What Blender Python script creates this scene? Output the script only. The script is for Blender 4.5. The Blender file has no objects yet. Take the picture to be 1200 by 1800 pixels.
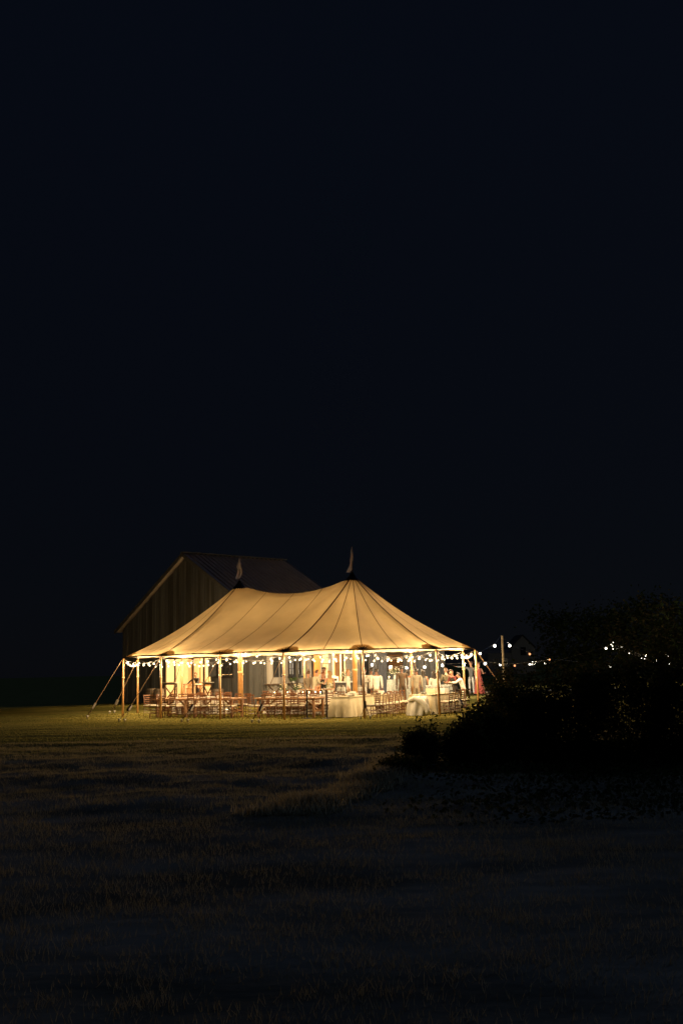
import bpy, bmesh, math, random
import numpy as np
from mathutils import Vector, Matrix
PI = math.pi
random.seed(7)
RNG = np.random.default_rng(11)
S = bpy.context.scene
COL = S.collection

# ------------------------------------------------------------------ camera
F, HC, ROLL, YH = 1733.0, 1.902, 0.0228, 1172.0
PITCH = math.atan((YH - 900) / F)
cam_d = bpy.data.cameras.new('camera')
cam_d.sensor_fit = 'VERTICAL'; cam_d.sensor_height = 36.0; cam_d.sensor_width = 24.0
cam_d.lens = 36.0 * F / 1800.0
cam_d.clip_start = 0.1; cam_d.clip_end = 2500
cam = bpy.data.objects.new('camera', cam_d); COL.objects.link(cam)
cam.matrix_world = (Matrix.Translation((0, 0, HC)) @ Matrix.Rotation(PI / 2 + PITCH, 4, 'X') @ Matrix.Rotation(-ROLL, 4, 'Z'))
S.camera = cam

# ------------------------------------------------------------------ world, blue fill lamp, exposure
w = bpy.data.worlds.new('World'); S.world = w; w.use_nodes = True
wn = w.node_tree.nodes; wl = w.node_tree.links
sky = wn.new('ShaderNodeTexSky'); sky.sky_type = 'NISHITA'; sky.sun_disc = False
sky.sun_elevation = math.radians(32); sky.sun_rotation = math.radians(38)
sky.air_density = 1.0; sky.dust_density = 0.2; sky.ozone_density = 4.0
bg = wn['Background']; bg.inputs['Strength'].default_value = 0.00012
night = wn.new('ShaderNodeMix'); night.data_type = 'RGBA'; night.blend_type = 'ADD'; night.inputs['Factor'].default_value = 1.0
# night sky over the whole dome: navy overhead, thinning to a neutral dark near the horizon
tcw = wn.new('ShaderNodeTexCoord'); sxyz = wn.new('ShaderNodeSeparateXYZ'); wl.new(tcw.outputs['Generated'], sxyz.inputs['Vector'])
rampw = wn.new('ShaderNodeValToRGB'); wl.new(sxyz.outputs['Z'], rampw.inputs['Fac'])
rampw.color_ramp.elements[0].position = 0.0; rampw.color_ramp.elements[0].color = (0.086, 0.104, 0.168, 1)
rampw.color_ramp.elements[1].position = 0.55; rampw.color_ramp.elements[1].color = (0.088, 0.135, 0.28, 1)
mulw = wn.new('ShaderNodeVectorMath'); mulw.operation = 'SCALE'; mulw.inputs['Scale'].default_value = 175.0
wl.new(rampw.outputs['Color'], mulw.inputs[0]); wl.new(mulw.outputs['Vector'], night.inputs['B'])
wl.new(sky.outputs['Color'], night.inputs['A']); wl.new(night.outputs['Result'], bg.inputs['Color'])
sun_d = bpy.data.lights.new('blue_fill', 'SUN'); sun_d.energy = 0.29; sun_d.angle = math.radians(0.5)
sun_d.color = (0.22, 0.41, 1.0)
sun = bpy.data.objects.new('blue_fill', sun_d); COL.objects.link(sun)
sun.rotation_euler = (math.radians(-58), 0, math.radians(-38))     # unseen blue fill, added behind the barn to lift the dark field
S.view_settings.view_transform = 'Standard'; S.view_settings.look = 'None'
S.view_settings.exposure = 0.0; S.view_settings.gamma = 1.0
S.view_settings.use_curve_mapping = False
cy = S.cycles
cy.max_bounces = 6; cy.diffuse_bounces = 4; cy.glossy_bounces = 2; cy.transmission_bounces = 4
cy.transparent_max_bounces = 8; cy.sample_clamp_indirect = 3.0; cy.use_light_tree = True
cy.caustics_reflective = False; cy.caustics_refractive = False
try:
    cy.use_denoising = True; cy.denoiser = 'OPENIMAGEDENOISE'
except Exception:
    pass

# light levels
BULB = 38.0         # watts of each tent bulb
YARD = 70.0         # watts of each yard bulb
BARN_LAMP = 2600.0   # radiance of the glowing barn lamps

# ------------------------------------------------------------------ materials
def mat(name, col, rough=0.7, col2=None, scale=4.0, bump=0.0, bscale=30.0, stretch=(1, 1, 1), metal=0.0, trans=None, emit=None, coat=0.0, wear=0.5, spec=None):
    m = bpy.data.materials.new(name); m.use_nodes = True
    nt = m.node_tree; N = nt.nodes; L = nt.links
    b = N['Principled BSDF']; out = N['Material Output']
    b.inputs['Roughness'].default_value = rough; b.inputs['Metallic'].default_value = metal
    b.inputs['Base Color'].default_value = (*col, 1)
    if spec is not None: b.inputs['Specular IOR Level'].default_value = spec
    if coat: b.inputs['Coat Weight'].default_value = coat
    tc = N.new('ShaderNodeTexCoord'); mp = N.new('ShaderNodeMapping'); mp.inputs['Scale'].default_value = stretch
    L.new(tc.outputs['Object'], mp.inputs['Vector'])
    src = None
    if col2:
        n = N.new('ShaderNodeTexNoise'); n.inputs['Scale'].default_value = scale; n.inputs['Detail'].default_value = 5
        n.inputs['Roughness'].default_value = 0.65
        L.new(mp.outputs['Vector'], n.inputs['Vector'])
        r = N.new('ShaderNodeValToRGB'); r.color_ramp.elements[0].position = 0.5 - 0.35 * wear; r.color_ramp.elements[1].position = 0.5 + 0.35 * wear
        r.color_ramp.elements[0].color = (*col, 1); r.color_ramp.elements[1].color = (*col2, 1)
        L.new(n.outputs['Fac'], r.inputs['Fac']); L.new(r.outputs['Color'], b.inputs['Base Color']); src = r.outputs['Color']
    if bump:
        n2 = N.new('ShaderNodeTexNoise'); n2.inputs['Scale'].default_value = bscale; n2.inputs['Detail'].default_value = 4
        L.new(mp.outputs['Vector'], n2.inputs['Vector'])
        bp = N.new('ShaderNodeBump'); bp.inputs['Strength'].default_value = bump; bp.inputs['Distance'].default_value = 0.02
        L.new(n2.outputs['Fac'], bp.inputs['Height']); L.new(bp.outputs['Normal'], b.inputs['Normal'])
    if trans:
        t = N.new('ShaderNodeBsdfTranslucent'); t.inputs['Color'].default_value = (*trans[0], 1)
        n3 = N.new('ShaderNodeTexNoise'); n3.inputs['Scale'].default_value = 0.9; n3.inputs['Detail'].default_value = 6; n3.inputs['Roughness'].default_value = 0.62
        L.new(mp.outputs['Vector'], n3.inputs['Vector']); r3 = N.new('ShaderNodeValToRGB'); L.new(n3.outputs['Fac'], r3.inputs['Fac'])
        r3.color_ramp.elements[0].position = 0.30; r3.color_ramp.elements[1].position = 0.70
        r3.color_ramp.elements[0].color = (*[q * 0.80 for q in trans[0]], 1); r3.color_ramp.elements[1].color = (*[min(1, q * 1.12) for q in trans[0]], 1)
        L.new(r3.outputs['Color'], t.inputs['Color'])
        mx = N.new('ShaderNodeMixShader'); mx.inputs['Fac'].default_value = trans[1]
        L.new(b.outputs['BSDF'], mx.inputs[1]); L.new(t.outputs['BSDF'], mx.inputs[2]); L.new(mx.outputs['Shader'], out.inputs['Surface'])
    if emit:
        b.inputs['Emission Color'].default_value = (*emit[0], 1); b.inputs['Emission Strength'].default_value = emit[1]
    return m

M = {}
M['canvas'] = mat('sailcloth', (0.72, 0.60, 0.42), 0.8, (0.66, 0.53, 0.35), 2.0, 0.15, 60, trans=((0.62, 0.45, 0.230), 0.34), wear=1.0, spec=0.05)
M['patch'] = mat('sailcloth_double', (0.50, 0.38, 0.23), 0.8, (0.44, 0.32, 0.18), 3.0, trans=((0.62, 0.45, 0.22), 0.6), spec=0.05)
M['webbing'] = mat('brown_webbing', (0.045, 0.028, 0.016), 0.8, (0.07, 0.045, 0.025), 20, spec=0.05)
M['seam'] = mat('seam_tape', (0.20, 0.12, 0.055), 0.8, (0.24, 0.15, 0.07), 20, trans=((0.2, 0.1, 0.03), 0.3))
M['heavy'] = mat('heavy_seam_webbing', (0.10, 0.055, 0.026), 0.8, (0.13, 0.07, 0.035), 20, trans=((0.12, 0.06, 0.02), 0.3), spec=0.05)
M['cap'] = mat('dark_peak_cloth', (0.025, 0.02, 0.018), 0.8, (0.04, 0.03, 0.025), 9, spec=0.05)
M['flag'] = mat('white_pennant', (0.80, 0.70, 0.56), 0.8, (0.80, 0.72, 0.6), 6, trans=((0.6, 0.55, 0.5), 0.3))
M['pole'] = mat('varnished_pine', (0.52, 0.28, 0.10), 0.4, (0.40, 0.19, 0.06), 3, 0.1, 20, (1, 1, 0.15), coat=0.2)
M['collar'] = mat('pole_collar', (0.62, 0.42, 0.20), 0.4, (0.55, 0.35, 0.15), 8)
M['rope'] = mat('guy_rope', (0.24, 0.145, 0.066), 0.85, (0.18, 0.10, 0.045), 25)
M['steel'] = mat('galvanised_steel', (0.26, 0.22, 0.17), 0.5, (0.18, 0.15, 0.12), 15, metal=0.3)
M['stake'] = mat('stake_cap', (0.62, 0.56, 0.45), 0.6, (0.5, 0.44, 0.34), 15)
M['chair'] = mat('mahogany_chair', (0.17, 0.064, 0.022), 0.35, (0.11, 0.04, 0.014), 6, 0, 20, (1, 1, 0.3), coat=0.3)
M['cushion'] = mat('ivory_cushion', (0.72, 0.66, 0.52), 0.85, (0.66, 0.59, 0.45), 12, 0.2, 60)
M['table'] = mat('farm_table_wood', (0.36, 0.19, 0.085), 0.5, (0.25, 0.12, 0.05), 5, 0.2, 20, (0.25, 3, 3))
M['linen'] = mat('cream_linen', (0.62, 0.54, 0.37), 0.9, (0.54, 0.46, 0.30), 5, 0.25, 120)
M['white_linen'] = mat('white_linen', (0.70, 0.66, 0.57), 0.9, (0.64, 0.60, 0.50), 6, 0.2, 100)
M['pattern'] = mat('grey_patterned_cloth', (0.55, 0.58, 0.55), 0.9, (0.25, 0.29, 0.29), 16, wear=0.5)
M['black_metal'] = mat('black_iron', (0.025, 0.02, 0.017), 0.5, (0.04, 0.03, 0.025), 14)
M['ceramic'] = mat('white_ceramic', (0.78, 0.76, 0.7), 0.25, (0.72, 0.7, 0.64), 8)
M['plank'] = mat('weathered_plank', (0.150, 0.145, 0.135), 0.9, (0.070, 0.066, 0.060), 2.2, 0.5, 22, (3.5, 3.5, 0.25), wear=0.9, spec=0.05)
M['plank_b'] = mat('grey_plank', (0.185, 0.180, 0.170), 0.9, (0.095, 0.092, 0.085), 2.6, 0.5, 22, (3.5, 3.5, 0.25), wear=0.9, spec=0.05)
M['plank_c'] = mat('brown_plank', (0.115, 0.105, 0.090), 0.9, (0.055, 0.050, 0.042), 2.0, 0.5, 22, (3.5, 3.5, 0.25), wear=0.9, spec=0.05)
M['pale'] = mat('pale_plank', (0.44, 0.385, 0.30), 0.85, (0.30, 0.25, 0.19), 2.5, 0.4, 22, (3.5, 3.5, 0.25), wear=0.9)
M['pale_b'] = mat('whitewashed_plank', (0.50, 0.455, 0.39), 0.85, (0.36, 0.315, 0.26), 2.5, 0.4, 22, (3.5, 3.5, 0.25), wear=0.9)
M['grey'] = mat('grey_siding', (0.27, 0.262, 0.25), 0.8, (0.17, 0.165, 0.155), 2.0, 0.4, 22, (3.5, 3.5, 0.25), wear=0.9)
M['inner'] = mat('pine_panel', (0.72, 0.61, 0.43), 0.8, (0.64, 0.52, 0.34), 3, 0.2, 18, (3, 3, 0.3))
M['roof'] = mat('ribbed_metal_roof', (0.52, 0.40, 0.30), 0.6, (0.32, 0.25, 0.185), 1.2, 0.2, 6, metal=0.2, wear=0.9)
M['trim'] = mat('weathered_trim', (0.10, 0.090, 0.075), 0.85, (0.06, 0.053, 0.043), 4, 0.3, 20)
M['beam'] = mat('dark_timber', (0.10, 0.058, 0.03), 0.75, (0.06, 0.034, 0.018), 4, 0.3, 20, (2, 2, 0.3))
M['orange_wood'] = mat('amber_wood', (0.48, 0.23, 0.08), 0.6, (0.36, 0.16, 0.05), 4, 0.2, 20, (2, 2, 0.3))
M['frame'] = mat('black_frame', (0.022, 0.019, 0.017), 0.6, (0.04, 0.033, 0.028), 9)
M['glass'] = mat('dark_glass', (0.035, 0.038, 0.036), 0.08, (0.06, 0.06, 0.055), 3)
M['curtain'] = mat('grey_curtain', (0.30, 0.30, 0.32), 0.9, (0.22, 0.22, 0.24), 5, 0.2, 20, (4, 4, 0.2))
M['sheet'] = mat('clear_vinyl', (0.30, 0.29, 0.28), 0.35, (0.20, 0.195, 0.19), 1.8, 0.2, 4, (3, 3, 0.4))
M['yard_pole'] = mat('pale_timber', (0.33, 0.25, 0.14), 0.8, (0.22, 0.165, 0.09), 4, 0.3, 20, (2, 2, 0.2))
M['house'] = mat('grey_clapboard', (0.75, 0.75, 0.74), 0.8, (0.68, 0.68, 0.67), 2)
M['house_roof'] = mat('asphalt_shingle', (0.16, 0.155, 0.15), 0.9, (0.2, 0.195, 0.19), 6)
M['bark'] = mat('bark', (0.11, 0.08, 0.055), 0.9, (0.06, 0.045, 0.03), 8, 0.6, 20, (2, 2, 0.4))
M['leaf'] = mat('leaf', (0.045, 0.058, 0.02), 0.6, (0.028, 0.038, 0.013), 2, trans=((0.05, 0.07, 0.015), 0.25), spec=0.0)
M['leaf_dry'] = mat('dry_leaf', (0.10, 0.075, 0.03), 0.7, (0.06, 0.055, 0.022), 2, trans=((0.12, 0.09, 0.03), 0.3), spec=0.0)
M['leaf_dark'] = mat('dark_leaf', (0.045, 0.052, 0.02), 0.6, (0.028, 0.034, 0.014), 2, trans=((0.06, 0.07, 0.015), 0.3), spec=0.0)
M['blade'] = mat('grass_blade', (0.10, 0.10, 0.015), 0.75, (0.15, 0.12, 0.024), 0.5, trans=((0.24, 0.20, 0.05), 0.5), wear=0.9, spec=0.0)
M['blade_dry'] = mat('dry_grass_blade', (0.20, 0.16, 0.09), 0.85, (0.12, 0.10, 0.05), 0.7, trans=((0.34, 0.26, 0.12), 0.5), spec=0.0)
M['petal'] = mat('white_petal', (0.78, 0.75, 0.64), 0.8, (0.7, 0.66, 0.5), 9, trans=((0.7, 0.65, 0.5), 0.3))
M['green'] = mat('stem_green', (0.06, 0.10, 0.03), 0.7, (0.09, 0.13, 0.04), 9)
M['barrel'] = mat('oak_stave', (0.20, 0.13, 0.08), 0.75, (0.12, 0.08, 0.05), 5, 0.3, 20, (3, 3, 0.4))
M['wire'] = mat('light_cable', (0.05, 0.04, 0.03), 0.7, (0.07, 0.055, 0.04), 9)
M['wire_pale'] = mat('pale_cable', (0.12, 0.10, 0.075), 0.7, (0.09, 0.075, 0.05), 9)
def globe_mat(name, col, strength):
    m = bpy.data.materials.new(name); m.use_nodes = True; nt = m.node_tree; N = nt.nodes; L = nt.links
    N.remove(N['Principled BSDF']); e = N.new('ShaderNodeEmission'); e.inputs['Color'].default_value = (*col, 1); e.inputs['Strength'].default_value = strength
    t = N.new('ShaderNodeBsdfTransparent'); t.inputs['Color'].default_value = (0.95, 0.95, 0.95, 1); a = N.new('ShaderNodeAddShader')
    L.new(e.outputs[0], a.inputs[0]); L.new(t.outputs[0], a.inputs[1]); L.new(a.outputs[0], N['Material Output'].inputs['Surface']); m['lamp'] = 1; return m
M['bulb'] = globe_mat('warm_glass_globe', (1.0, 0.78, 0.46), 2.2)
M['yard_bulb'] = globe_mat('white_glass_globe', (1.0, 0.92, 0.78), 3.5)
M['amber_bulb'] = globe_mat('amber_glass_globe', (1.0, 0.36, 0.14), 1.1)
M['far_bulb'] = globe_mat('far_white_globe', (1.0, 0.9, 0.68), 2.6)
LAMP = {'bulb': ((1.0, 0.73, 0.41), BULB), 'yard_bulb': ((1.0, 0.86, 0.66), YARD), 'amber_bulb': ((1.0, 0.4, 0.16), 3.0), 'far_bulb': ((1.0, 0.84, 0.58), 14.0)}
LAMPD = {}
def lamp_in(globe, key, drop, scale=1.0):          # the filament: a point lamp inside the globe
    if (key, scale) not in LAMPD:
        d = bpy.data.lights.new('filament', 'POINT'); d.color = LAMP[key][0]; d.energy = LAMP[key][1] * scale; d.shadow_soft_size = 0.0; LAMPD[(key, scale)] = d
    o = bpy.data.objects.new('filament', LAMPD[(key, scale)]); COL.objects.link(o); o.parent = globe; o.location = (0, 0, -drop)
M['barn_bulb'] = mat('barn_lamp_glass', (1, 0.9, 0.7), 0.3, emit=((1.0, 0.72, 0.36), BARN_LAMP))
M['candle'] = mat('candle_flame', (1, 0.8, 0.5), 0.3, emit=((1.0, 0.62, 0.25), 30))
def glass_mat():
    m = bpy.data.materials.new('drinking_glass'); m.use_nodes = True
    b = m.node_tree.nodes['Principled BSDF']; b.inputs['Base Color'].default_value = (0.85, 0.87, 0.84, 1)
    b.inputs['Roughness'].default_value = 0.1; b.inputs['Transmission Weight'].default_value = 0.6; b.inputs['IOR'].default_value = 1.2
    return m
M['tumbler'] = glass_mat()
CLOTH = {}
def cloth(name, c):
    if name not in CLOTH:
        CLOTH[name] = mat(name, c, 0.85, tuple(x * 0.8 for x in c), 7, 0.2, 40)
    return CLOTH[name]

# ------------------------------------------------------------------ mesh helpers
class MB:
    def __init__(s): s.v = []; s.f = []; s.mi = []; s.cur = 0
    def add(s, vs, fs):
        o = len(s.v); s.v += [tuple(p) for p in vs]; s.f += [tuple(i + o for i in f) for f in fs]; s.mi += [s.cur] * len(fs); return s
    def box(s, c, size, rz=0.0, rot=None):
        hx, hy, hz = [q / 2 for q in size]
        R = rot if rot is not None else Matrix.Rotation(rz, 3, 'Z')
        vs = [Vector(c) + R @ Vector((x, y, z)) for x in (-hx, hx) for y in (-hy, hy) for z in (-hz, hz)]
        return s.add(vs, [(0, 1, 3, 2), (4, 6, 7, 5), (0, 4, 5, 1), (2, 3, 7, 6), (0, 2, 6, 4), (1, 5, 7, 3)])
    def bar(s, p0, p1, wd, th, up=(0, 0, 1)):
        p0 = Vector(p0); p1 = Vector(p1); d = (p1 - p0); ln = d.length; d.normalize()
        up = Vector(up); x = d.cross(up)
        if x.length < 1e-4: x = d.cross(Vector((1, 0, 0)))
        x.normalize(); y = x.cross(d)
        R = Matrix((x, d, y)).transposed()
        return s.box((p0 + p1) / 2, (wd, ln, th), rot=R)
    def tube(s, pts, r, n=8, cap=True):
        pts = [Vector(p) for p in pts]; k = len(pts)
        rs = r if isinstance(r, (list, tuple)) else [r] * k
        vs = []; fs = []
        for i, p in enumerate(pts):
            d = (pts[min(i + 1, k - 1)] - pts[max(i - 1, 0)]).normalized()
            a = d.cross(Vector((0, 0, 1)))
            if a.length < 1e-3: a = Vector((1, 0, 0))
            a.normalize(); b = d.cross(a)
            for j in range(n):
                t = 2 * PI * j / n; vs.append(p + (a * math.cos(t) + b * math.sin(t)) * rs[i])
        for i in range(k - 1):
            for j in range(n):
                q = (j + 1) % n; fs.append((i * n + j, i * n + q, (i + 1) * n + q, (i + 1) * n + j))
        if cap:
            fs.append(tuple(range(n - 1, -1, -1))); fs.append(tuple((k - 1) * n + j for j in range(n)))
        return s.add(vs, fs)
    def lathe(s, c, prof, n=12, sx=1.0, sy=1.0):
        vs = []; fs = []; k = len(prof); c = Vector(c)
        for (r, z) in prof:
            for j in range(n):
                t = 2 * PI * j / n; vs.append(c + Vector((r * sx * math.cos(t), r * sy * math.sin(t), z)))
        for i in range(k - 1):
            for j in range(n):
                q = (j + 1) % n; fs.append((i * n + j, i * n + q, (i + 1) * n + q, (i + 1) * n + j))
        fs.append(tuple(range(n - 1, -1, -1))); fs.append(tuple((k - 1) * n + j for j in range(n)))
        return s.add(vs, fs)
    def ball(s, c, r, n=8, m=5, sc=(1, 1, 1)):
        prof = [(r * math.sin(PI * i / m) + 1e-5, -r * math.cos(PI * i / m)) for i in range(m + 1)]
        o = len(s.v); s.lathe((0, 0, 0), prof, n)
        for i in range(o, len(s.v)):
            x, y, z = s.v[i]; s.v[i] = (c[0] + x * sc[0], c[1] + y * sc[1], c[2] + z * sc[2])
        return s
    def grid(s, P, nu, nv):
        vs = [P(i / nu, j / nv) for j in range(nv + 1) for i in range(nu + 1)]
        return s.add(vs, [(j * (nu + 1) + i, j * (nu + 1) + i + 1, (j + 1) * (nu + 1) + i + 1, (j + 1) * (nu + 1) + i) for j in range(nv) for i in range(nu)])
    def mesh(s, name, mats, org=(0, 0, 0), smooth=False):
        me = bpy.data.meshes.new(name)
        o = Vector(org); me.from_pydata([Vector(p) - o for p in s.v], [], s.f)
        for m in (mats if isinstance(mats, (list, tuple)) else [mats]): me.materials.append(m)
        me.polygons.foreach_set('material_index', s.mi)
        if smooth: me.polygons.foreach_set('use_smooth', [True] * len(me.polygons))
        me.update(); return me

def world_org(o):
    v = Vector((0, 0, 0))
    while o is not None: v = v + Vector(o.location); o = o.parent
    return v
def link(name, me, parent=None):
    o = bpy.data.objects.new(name, me); COL.objects.link(o)
    if parent is not None: o.parent = parent
    return o
def thing(name, label, cat, loc=(0, 0, 0), rz=0.0, group=None):
    o = bpy.data.objects.new(name, None); COL.objects.link(o); o.empty_display_size = 0.2
    o.location = loc; o.rotation_euler = (0, 0, rz); o['label'] = label; o['category'] = cat
    if group: o['group'] = group
    return o
def part(name, mb, m, parent, world=False, smooth=False, label=None):
    o = link(name, mb.mesh(name, m, world_org(parent) if world else (0, 0, 0), smooth), parent)
    if label: o['label'] = label
    return o
def solo(name, mb, m, label, cat, loc, group=None, smooth=False):
    o = link(name, mb.mesh(name, m, loc, smooth)); o.location = loc
    o['label'] = label; o['category'] = cat
    if group: o['group'] = group
    return o
def copy_tree(o, parent=None):
    c = o.copy(); COL.objects.link(c)
    if parent is not None: c.parent = parent
    for ch in list(o.children): copy_tree(ch, c)
    return c
def np_mesh(name, V, Fq, m):
    me = bpy.data.meshes.new(name); n = len(V); k = Fq.shape[1]
    me.vertices.add(n); me.vertices.foreach_set('co', V.astype(np.float32).ravel())
    me.loops.add(Fq.size); me.loops.foreach_set('vertex_index', Fq.astype(np.int32).ravel())
    me.polygons.add(len(Fq)); me.polygons.foreach_set('loop_start', np.arange(0, Fq.size, k, dtype=np.int32))
    me.polygons.foreach_set('loop_total', np.full(len(Fq), k, dtype=np.int32))
    for q in (m if isinstance(m, (list, tuple)) else [m]): me.materials.append(q)
    me.update(calc_edges=True); me.validate(); return me
def leaf_mesh(name, C, size, m, rng, long=1.8, mi2=0.0, droop=0.0):
    """one pointed, folded leaf (two triangles) at every centre"""
    n = len(C)
    d = rng.normal(size=(n, 3)); d[:, 2] = d[:, 2] * 0.6 - droop; d /= np.linalg.norm(d, axis=1, keepdims=True)
    e = np.cross(d, rng.normal(size=(n, 3))); e /= np.linalg.norm(e, axis=1, keepdims=True)
    s = size * rng.uniform(0.6, 1.3, size=(n, 1))
    V = np.empty((n, 4, 3)); V[:, 0] = C - d * s * long / 2; V[:, 2] = C + d * s * long / 2
    f = np.cross(d, e) * s * 0.15
    V[:, 1] = C + e * s * 0.5 + f; V[:, 3] = C - e * s * 0.5 + f
    b = np.arange(n)[:, None] * 4
    Fq = np.concatenate([b + np.array([[0, 1, 2]]), b + np.array([[0, 2, 3]])])
    me = np_mesh(name, V.reshape(-1, 3), Fq, m)
    if mi2 > 0:
        k = (rng.random(n) < mi2).astype(np.int32); me.polygons.foreach_set('material_index', np.concatenate([k, k]))
    return me

def sm(t): t = min(1, max(0, t)); return t * t * (3 - 2 * t)
def nsm(t): t = np.clip(t, 0, 1); return t * t * (3 - 2 * t)
def gz_np(x, y):
    z = 0.20 * nsm((y - 44) / 9) * nsm((x + 2.5) / 5)
    k = nsm((27.5 + 0.8 * np.sin(x * 0.4) - y) / 3.0) * (0.25 + 0.75 * nsm((y - 10) / 8)) * 0.6
    b = (0.055 * np.sin(1.9 * y + 0.35 * x + 0.8 * np.sin(0.5 * x)) + 0.05 * np.sin(0.9 * x + 0.7 * y + 1.3 * np.sin(0.23 * x))
         + 0.03 * np.sin(2.3 * x - 1.1 * y) + 0.02 * np.sin(4.1 * x + 3.3 * y) + 0.02 * np.sin(5.3 * y - 1.7 * x))
    z = z + k * b
    # shallow dip at the edge of the mown lawn
    z = z - 0.025 * np.exp(-((y - 25.5 - 0.6 * np.sin(x * 0.5)) / 1.0) ** 2) + 0.025 * np.exp(-((y - 23.4 - 0.5 * np.sin(x * 0.6 + 1)) / 0.9) ** 2)
    lw = nsm((y - 25) / 2) * nsm((38 - y) / 2)
    z = z + lw * (0.014 * np.sin(5.2 * y + 0.9 * np.sin(0.8 * x) + 0.3 * x) + 0.012 * np.sin(3.1 * y + 1.5 * np.sin(0.45 * x + 2)) + 0.006 * np.sin(9 * y + 2.2 * x))
    # the field falls away beyond the lawn on the left, and far off
    z = z - 5.0 * nsm((y - 58.5) / 30) * nsm((-14.6 - x) / 1.5)
    return z
def gz(x, y): return float(gz_np(np.float64(x), np.float64(y)))
def at(px, Y): return ((px - 606) / F * Y, Y)          # ground position under a column of the picture, at a distance

# ------------------------------------------------------------------ ground
def ground():
    ys = np.concatenate([np.linspace(-40, 0, 12)[:-1], np.arange(0, 32, 0.2), np.arange(32, 66, 0.5), np.geomspace(66, 1800, 40)])
    nx = 200; sx = np.linspace(-1, 1, nx); sx = np.sign(sx) * np.abs(sx) ** 1.35
    Y = np.repeat(ys[:, None], nx, 1); X = sx[None] * (14 + np.abs(Y) * 0.95)
    V = np.stack([X, Y, gz_np(X, Y)], -1).reshape(-1, 3)
    ny = len(ys); i = (np.arange(ny - 1)[:, None] * nx + np.arange(nx - 1)[None]).ravel()
    Fq = np.stack([i, i + 1, i + nx + 1, i + nx], 1)
    m = bpy.data.materials.new('lawn_and_field'); m.use_nodes = True
    nt = m.node_tree; N = nt.nodes; L = nt.links; b = N['Principled BSDF']; b.inputs['Roughness'].default_value = 0.95
    b.inputs['Specular IOR Level'].default_value = 0.0
    g = N.new('ShaderNodeNewGeometry'); sep = N.new('ShaderNodeSeparateXYZ'); L.new(g.outputs['Position'], sep.inputs['Vector'])
    def noise(scale, detail=5, st=(1, 1, 1)):
        mp = N.new('ShaderNodeMapping'); mp.inputs['Scale'].default_value = st; L.new(g.outputs['Position'], mp.inputs['Vector'])
        n = N.new('ShaderNodeTexNoise'); n.inputs['Scale'].default_value = scale; n.inputs['Detail'].default_value = detail
        L.new(mp.outputs['Vector'], n.inputs['Vector']); return n.outputs['Fac']
    def ramp(fac, c0, c1, p0=0.35, p1=0.65):
        r = N.new('ShaderNodeValToRGB'); r.color_ramp.elements[0].color = (*c0, 1); r.color_ramp.elements[1].color = (*c1, 1)
        r.color_ramp.elements[0].position = p0; r.color_ramp.elements[1].position = p1; L.new(fac, r.inputs['Fac']); return r.outputs['Color']
    lawn = ramp(noise(0.55, 8, (0.5, 1.6, 1)), (0.110, 0.102, 0.026), (0.21, 0.172, 0.050))
    field = ramp(noise(0.6, 8, (0.5, 1.5, 1)), (0.11, 0.088, 0.052), (0.26, 0.205, 0.130))
    mr = N.new('ShaderNodeMapRange'); mr.inputs['From Min'].default_value = 19.0; mr.inputs['From Max'].default_value = 28.0
    ad = N.new('ShaderNodeMath'); ad.operation = 'MULTIPLY_ADD'; ad.inputs[1].default_value = 3.0; L.new(noise(0.5, 4), ad.inputs[0])
    su = N.new('ShaderNodeMath'); su.operation = 'SUBTRACT'; su.inputs[1].default_value = 1.5; L.new(sep.outputs['Y'], ad.inputs[2]); L.new(ad.outputs[0], su.inputs[0])
    L.new(su.outputs[0], mr.inputs['Value'])
    mx = N.new('ShaderNodeMix'); mx.data_type = 'RGBA'; L.new(mr.outputs['Result'], mx.inputs['Factor']); L.new(field, mx.inputs['A']); L.new(lawn, mx.inputs['B'])
    L.new(mx.outputs['Result'], b.inputs['Base Color'])
    bp = N.new('ShaderNodeBump'); bp.inputs['Strength'].default_value = 0.8; bp.inputs['Distance'].default_value = 0.05
    L.new(noise(2.2, 10, (0.7, 1.6, 1)), bp.inputs['Height']); L.new(bp.outputs['Normal'], b.inputs['Normal'])
    o = link('ground', np_mesh('ground', V, Fq, m)); o['kind'] = 'structure'; o['label'] = 'mown lawn around the tent running into rough dark field'
    for p in o.data.polygons: p.use_smooth = True
ground()
def blades(name, n, y0, y1, hmin, hmax, wd, m, label, clump=0.0, skew=1.0):
    rng = np.random.default_rng(3 if clump else 5)
    y = y0 + (y1 - y0) * rng.random(n) ** skew; x = (rng.random(n) * 2 - 1) * (2 + y * 0.42)
    if clump:
        nc = n // 26; cx = np.repeat(x[:nc], 26); cyy = np.repeat(y[:nc], 26); n = nc * 26
        x = cx + rng.normal(size=n) * clump; y = cyy + rng.normal(size=n) * clump
    z = gz_np(x, y); h = rng.uniform(hmin, hmax, n); a = rng.random(n) * 2 * PI
    lean = rng.normal(size=(n, 2)) * 0.45 * h[:, None]
    V = np.empty((n, 3, 3)); dx = np.cos(a) * wd * (0.6 + 0.04 * y); dy = np.sin(a) * wd * (0.6 + 0.04 * y)
    V[:, 0] = np.stack([x - dx, y - dy, z - 0.01], 1); V[:, 1] = np.stack([x + dx, y + dy, z - 0.01], 1)
    V[:, 2] = np.stack([x + lean[:, 0], y + lean[:, 1], z + h], 1)
    o = link(name, np_mesh(name, V.reshape(-1, 3), np.arange(n * 3).reshape(-1, 3), m)); o['kind'] = 'stuff'; o['label'] = label; o['category'] = 'grass'
    if not name: o['category'] = 'grass'
    return o
blades('lawn_grass', 150000, 23.5, 46, 0.015, 0.04, 0.006, M['blade'], 'short olive lawn grass lit by the tent')
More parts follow.
